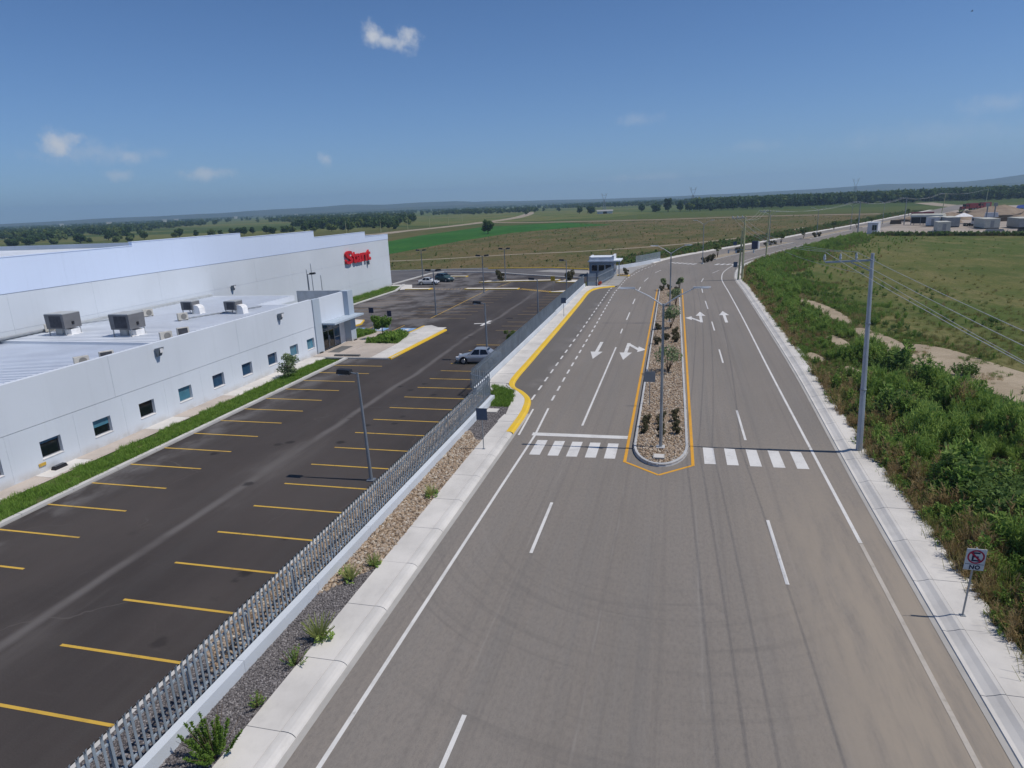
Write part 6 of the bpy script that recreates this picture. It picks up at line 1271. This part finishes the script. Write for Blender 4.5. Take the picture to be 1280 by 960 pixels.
kiosk = place('site_kiosk', 60.4, 241.6, R(-21), 'small white kiosk with a dark window at the bend', 'kiosk'); MB().box(-1.5, 1.5, 0, 6.5, 0, 3.4).build('shell', M['truckwhite'], kiosk); MB().box(-1.6, 1.6, -.1, 6.6, 3.41, 3.55).build('roof', M['truckwhite'], kiosk); kw = MB().box(-.2, 1.2, -.04, -.002, 1.0, 2.8).build('window', M['frame'], kiosk); MB().box(-.1, .45, -.05, -.042, 1.1, 2.7).build('pane', M['glass_dark'], kw); MB().box(.55, 1.1, -.05, -.042, 1.1, 2.7).build('pane', M['glass_dark'], kw)
shed = place('long_shed', 86.5, 292, R(-36), 'long open sided shed with a pale rounded roof', 'shed'); rr2 = MB(); pr = [(-1.8, 3.0), (-1.5, 3.7), (-.7, 4.1), (0, 4.2), (.7, 4.1), (1.5, 3.7), (1.8, 3.0)]
rr2.add([(0, x, z) for x, z in pr] + [(11, x, z) for x, z in pr], [(i, i + 1, 8 + i, 7 + i) for i in range(6)] + [tuple(range(6, -1, -1)), tuple(range(7, 14))]).build('roof', M['container'], shed); MB().box(.4, 10.6, -1.5, 1.5, .6, 3.0).build('dark_box', M['black'], shed)  # black box filling the space below the roof
for x in (.3, 3.6, 7.2, 10.6):
    for s_ in (-1.6, 1.6): MB().box(x - .08, x + .08, s_ - .08, s_ + .08, 0, 3.05).build('post', M['steel'], shed)
def lorry(x, y, rz, mat, label, s_=1.0, cargo=None):
    t = place('lorry', x, y, rz, label, 'truck', 'trucks in the yard'); t.scale = (s_,) * 3
    MB().box(-1.2, 1.2, -2.2, -.7, .8, 3.1).build('cab', M[mat], t); MB().box(-1.0, 1.0, -4.0, -2.2, .7, 1.9, .92).build('hood', M[mat], t); MB().box(-1.05, 1.05, -2.26, -2.21, 1.95, 2.9).build('windshield', M['glass_dark'], t)
    for s2 in (-1, 1):
        MB().box(min(s2 * 1.201, s2 * 1.22), max(s2 * 1.201, s2 * 1.22), -1.9, -1.0, 1.95, 2.8).build('side_window', M['glass_dark'], t)
        for yy in (-3.2, 1.6, 2.9): w = MB().tube((s2 * .75, yy, .55), (s2 * 1.2, yy, .55), .55, n=12).build('wheel', M['tyre'], t); MB().tube((s2 * 1.2, yy, .55), (s2 * 1.23, yy, .55), .3, n=10).build('rim', M['rim'], w)
    MB().box(-.5, .5, -.8, 4.0, .7, .95).build('chassis', M['black'], t)
    if cargo: MB().box(-1.25, 1.25, -.4, 4.2, 1.0, 3.4, .98).build('cargo_bed', M[cargo], t)
lorry(99.6, 270.5, R(15), 'truckwhite', 'white bonneted truck parked between the containers'); lorry(160, 444, R(-70), 'truckred', 'dark red truck facing left at the edge of the yard', 1.15, 'truckred'); lorry(168, 447, R(-60), 'truckred', 'second red truck behind the first at the yard edge', 1.2, 'truckred')
tent = place('white_tent', 104, 292, R(-20), 'white peaked canopy behind the containers', 'tent'); tb = MB(); tb.add([(-3, -3, 2.6), (3, -3, 2.6), (3, 3, 2.6), (-3, 3, 2.6), (0, 0, 4.0)], [(0, 1, 4), (1, 2, 4), (2, 3, 4), (3, 0, 4)]); tb.build('canopy', M['whitebox'], tent)
for x in (-2.8, 2.8):
    for y in (-2.8, 2.8): MB().tube((x, y, 0), (x, y, 2.6), .08).build('leg', M['steel'], tent)
def mound(x, y, r, h_, seed, label, mat='spoil'):
    g = rngs(seed); t = MB(); n, m = 18, 6; vs = [(0, 0, h_)]
    for i in range(1, m + 1):
        for j in range(n): a = 6.283 * j / n; rr_ = r * i / m * (1 + .15 * g.normal() * (i > 1)); vs.append((rr_ * math.cos(a) * 1.5, rr_ * math.sin(a), max(-.1, h_ * (1 - (i / m) ** 1.3) * (1 + .12 * g.normal())) if i < m else -.1))
    fs = [(0, 1 + j, 1 + (j + 1) % n) for j in range(n)]
    for i in range(m - 1): fs += [(1 + i * n + j, 1 + (i + 1) * n + j, 1 + (i + 1) * n + (j + 1) % n, 1 + i * n + (j + 1) % n) for j in range(n)]
    t.add(vs, fs); o = t.build('earth_mound', M[mat], None, True); o.location = (x, y, -.05); tag(o, label, 'mound', 'earth mounds in the yard')
mound(135, 345, 14, 4.6, 1, 'brown earth mound behind the long ribbed container'); mound(112, 330, 8, 3.0, 2, 'low brown earth mound behind the white canopy'); mound(98, 325, 6, 2.2, 3, 'small reddish earth heap behind the long shed'); mound(165, 370, 10, 3.5, 4, 'earth mound at the right picture edge'); mound(104, 300, 2.0, 1.8, 5, 'small dark heap beside the white canopy')
tp = place('tarpaulin_pile', 182, 430, R(-20), 'blue tarpaulin draped over a pile at the yard edge', 'tarp'); tb = MB(); tb.add([(-4, -2, 0), (4, -2, 0), (4, 2, 0), (-4, 2, 0), (-3, -1, 2.2), (2.3, -.8, 2.8), (3, 1, 2.0), (-3, 1, 2.2)], [(0, 1, 5, 4), (1, 2, 6, 5), (2, 3, 7, 6), (3, 0, 4, 7), (4, 5, 6, 7)]); tb.build('sheet', M['tarp'], tp)
for k, (x, y) in enumerate(((102.6, 268.4), (104.8, 268.0))):
    t = place('steel_post', x, y, 0, ['dark steel post left of its twin beside the white truck', 'dark steel post right of its twin, near the ribbed container'][k], 'post'); MB().tube((0, 0, 0), (0, 0, 7.6), .2, n=8).build('shaft', M['lampsteel'], t); MB().box(-.5, .5, -.3, .3, 6.6, 7.8).build('cap_box', M['contdark'], t)
for k, (x, y, w, d, h_, m, lb) in enumerate(((93, 236, 5.0, 1.2, .8, 'contdark', 'low grey stack of boards at the meadow edge of the yard'), (99, 233, 2.2, 1.4, 1.3, 'black', 'black skip beside the meadow edge of the yard'), (104, 231, 7.0, .8, .6, 'bark', 'long brown timber stack at the meadow edge of the yard'), (118, 300, 9, 2, 1.6, 'bark', 'long brown material pile behind the ribbed container'), (126, 296, 6, 2, 1.4, 'black', 'dark material pile at the right of the yard'), (140, 372, 12, 3, 2.2, 'contdark', 'grey material stack on the far earth bank'), (152, 368, 8, 3, 1.8, 'bark', 'brown stack on the far earth bank'), (112, 268, 2.0, 1.6, 2.6, 'truckred', 'small dark red cabin left of the ribbed container'), (128, 330, 5, 2, 2.4, 'truckwhite', 'small white cabin before the earth bank'), (84, 303, 4, 2, 1.6, 'bark', 'brown heap of boards left of the long shed'), (116, 350, 7, 2.4, 2.0, 'spoil', 'tan stack behind the white canopy'))):
    t = place('material_stack', x, y, R(-20 + 9 * (k % 4)), lb, 'stack'); 
    for q in range(3): MB().box(-w / 2 + .12 * q * (w / 5), w / 2 - .15 * q * (w / 5), -d / 2 + .06 * q, d / 2 - .05 * q, h_ * q / 3 + .005, h_ * (q + 1) / 3).build('layer', M[m], t)
rc = place('red_cabin', 98, 318, R(-20), 'dark red low cabin behind the long shed', 'cabin'); MB().box(-4, 4, -1.5, 1.5, 0, 3.6).build('body', M['truckred'], rc); MB().box(-4.1, 4.1, -1.6, 1.6, 3.61, 3.9).build('roof', M['truckred'], rc)
cab = place('navy_cabinet', 18.9, 185.2, R(-22), 'tall navy cabinet standing on the far island', 'cabinet'); MB().box(-.75, .75, -.5, .5, .15, 2.2).build('housing', M['navybox'], cab); MB().box(.76, 1.0, -.45, .45, .15, 2.1).build('side_box', M['truckwhite'], cab)
# low fence along the yard
yf = place('yard_fence', 56.5, 233.2, 0, 'thin post and wire fence between meadow and yard', 'fence')
dvv = Vector((84, -44))
for k in range(22): p = dvv * (k / 21); MB().tube((p.x, p.y, 0), (p.x, p.y, 1.7), .06, n=6).build('post', M['steel'], yf)
for z in (.5, 1.0, 1.5): MB().sweep([(0, 0, z), (dvv.x, dvv.y, z)], .015, 4).build('wire', M['wire'], yf)
Hd = [(58, 233.4), (140, 190.4)]; g = rngs(77); F = []
for _ in range(900): t_ = g.uniform(); F.append((58 + 70 * t_, 232.2 - 36.7 * t_ + g.normal() * .7, -.09, g.uniform(.9, 1.8), 3 if g.uniform() < .7 else 2))
for _ in range(500): t_ = g.uniform(); F.append((150 + 60 * t_ + g.normal() * 6, 400 - 60 * t_ + g.normal() * 8, -.09, g.uniform(1, 2.6), 3))
F = np.array(F); n = len(F); scatter('yard_hedge', F[:, :3], F[:, 3], zrot(n), F[:, 4].astype(int), FK, 'dark scrub along the fence between meadow and yard', 'scrub')
hut = place('field_hut', -78.9, 729, R(10), 'small low white hut in the far field', 'hut'); MB().box(-8, 8, -3, 3, 0, 2.6).build('wall', M['truckwhite'], hut); rr2 = MB(); rr2.add([(-8.6, -3.6, 2.61), (8.6, -3.6, 2.61), (8.6, 3.6, 2.61), (-8.6, 3.6, 2.61), (-8.6, 0, 4.0), (8.6, 0, 4.0)], [(0, 1, 5, 4), (2, 3, 4, 5), (1, 2, 5), (3, 0, 4)]); rr2.build('roof', M['contdark'], hut); MB().box(-2, 2, -3.03, -3.002, 0, 2.2).build('door', M['black'], hut)
# lattice transmission towers on the horizon
def pylon(x, y, h_, label):
    t = thing('pylon', (x, y, -.1), label, 'pylon', 'transmission towers on the horizon', R(20)); b = MB(); w = h_ * .10; r_ = .22
    for sx in (-1, 1):
        for s2 in (-1, 1): b.tube((sx * w, s2 * w, 0), (sx * w * .28, s2 * w * .28, h_ * .58), r_, n=4)
    for k in range(5):
        z0, z1 = h_ * .58 * k / 5, h_ * .58 * (k + 1) / 5; a0, a1 = w * (1 - .72 * k / 5), w * (1 - .72 * (k + 1) / 5)
        for s2 in (-1, 1): b.tube((-a0, s2 * a0, z0), (a1, s2 * a1, z1), r_ * .6, n=4); b.tube((a0, s2 * a0, z0), (-a1, s2 * a1, z1), r_ * .6, n=4)
    b.build('body', M['steel'], t)
    for sx in (-1, 1):
        c = MB(); c.tube((sx * w * .2, 0, h_ * .58), (sx * w * 1.3, 0, h_ * .86), r_ * 1.2, n=4); c.tube((sx * w * 1.3, 0, h_ * .86), (sx * w * 2.0, 0, h_), r_, n=4); c.tube((sx * w * 1.3, 0, h_ * .86), (sx * w * .9, 0, h_ * .98), r_, n=4); c.build('arm', M['steel'], t)
    MB().tube((-w * 1.3, 0, h_ * .86), (w * 1.3, 0, h_ * .86), r_, n=4).build('bridge', M['steel'], t)
pylon(16, 1020, 27, 'thin lattice pylon above the short row of trees'); pylon(307, 1369, 34, 'lattice pylon with V head over the wood on the right'); pylon(-113, 1036, 24, 'faint lattice pylon left of the short row of trees')
# distant village houses at the foot of the hills
for k, (az, d) in enumerate(((-47.5, 3000), (-41, 2600), (-40.2, 2650), (-36, 3100), (-44.6, 2300), (-31.5, 3000))):
    x, y = d * math.sin(R(az)), d * math.cos(R(az)); t = thing('far_house', (x, y, -.1), ['leftmost tiny', 'third from left tiny', 'fourth from left tiny', 'fifth from left tiny', 'second from left tiny', 'rightmost tiny'][k] + ' white building among the distant trees', 'house', 'distant white buildings', R(-az)); MB().box(-7, 7, -5, 5, 0, 8.0).build('wall', M['container'], t); rr2 = MB(); rr2.add([(-7.5, -5.5, 8.01), (7.5, -5.5, 8.01), (7.5, 5.5, 8.01), (-7.5, 5.5, 8.01), (-7.5, 0, 9.6), (7.5, 0, 9.6)], [(0, 1, 5, 4), (2, 3, 4, 5), (1, 2, 5), (3, 0, 4)]); rr2.build('roof', M['contdark'], t)
bd = thing('bird', (62, 185, 51.5), 'tiny dark bird high in the sky at the upper right', 'bird'); b = MB(); b.sweep([(-.25, 0, 0), (0, 0, .03), (.30, 0, 0)], [.02, .09, .03], 6); b.build('body', M['black'], bd)
for s_ in (-1, 1): w = MB(); w.add([(-.10, 0, .03), (.12, 0, .03), (.02, s_ * .55, .18), (-.10, s_ * .50, .17), (-.06, s_ * .25, .12)], [(0, 1, 2, 3, 4)]); w.add([(-.10, 0, .01), (.12, 0, .01), (.02, s_ * .55, .165), (-.10, s_ * .50, .155), (-.06, s_ * .25, .10)], [(4, 3, 2, 1, 0)]); w.build('wing', M['black'], bd)

# hills
def hills(name, D, prof, depth, seed, label=None):
    g = rngs(seed); az = np.linspace(-75, 42, 235); hh = np.interp(az, [p[0] for p in prof], [p[1] for p in prof])
    hh = hh + np.convolve(g.normal(0, 1.2, len(az)), np.ones(5) / 5, 'same'); vs = []; rows_ = [(-depth, 0), (-depth * .6, .28), (-depth * .3, .68), (0, 1), (depth * .5, .8), (depth, 0)]; n = len(az)
    for dd, q in rows_:
        for a, h_ in zip(az, hh): d = D + dd; vs.append((d * math.sin(R(a)), d * math.cos(R(a)), -2 + (h_ + 2) * q * (1 + .03 * math.sin(a * 1.1 + dd))))
    fs = [(i * n + j, i * n + j + 1, (i + 1) * n + j + 1, (i + 1) * n + j) for i in range(len(rows_) - 1) for j in range(n - 1)]
    return struct(name, MB().add(vs, fs), M['hill'])
hills('hills', 5600, [(-75, 8), (-56, 17), (-50, 20), (-45, 28), (-40, 32), (-37, 34), (-35.5, 42), (-31, 48), (-27.5, 59), (-24.5, 50), (-21, 53), (-18.3, 55), (-17, 41), (-13, 35), (-8, 25), (-3, 20), (2, 21), (6.5, 25), (10, 31), (13, 38), (14.5, 45), (17, 36), (19.5, 36), (21, 48), (23, 70), (27, 87), (42, 78)], 900, 5)
hills('near_hills', 4300, [(-75, 0), (-60, 4), (-45, 6), (-34, 8), (-28, 10), (-23, 18), (-18, 20), (-13, 16), (-6, 6), (0, 2), (8, 0), (14, 4), (18, 8), (24, 18), (42, 16)], 600, 9)

# air
hz = MB().box(-7400, 7400, -7400, 7400, -1.3, 190).build('haze', bpy.data.materials.new('air')); hz['kind'] = 'stuff'
hm = hz.data.materials[0]; hm.use_nodes = True; hm.node_tree.nodes.clear(); ho = hm.node_tree.nodes.new('ShaderNodeOutputMaterial'); pv = hm.node_tree.nodes.new('ShaderNodeVolumePrincipled')
pv.inputs['Color'].default_value = (.50, .72, 1.0, 1); pv.inputs['Density'].default_value = 1.7e-4; pv.inputs['Anisotropy'].default_value = .2; hm.node_tree.links.new(pv.outputs[0], ho.inputs['Volume'])
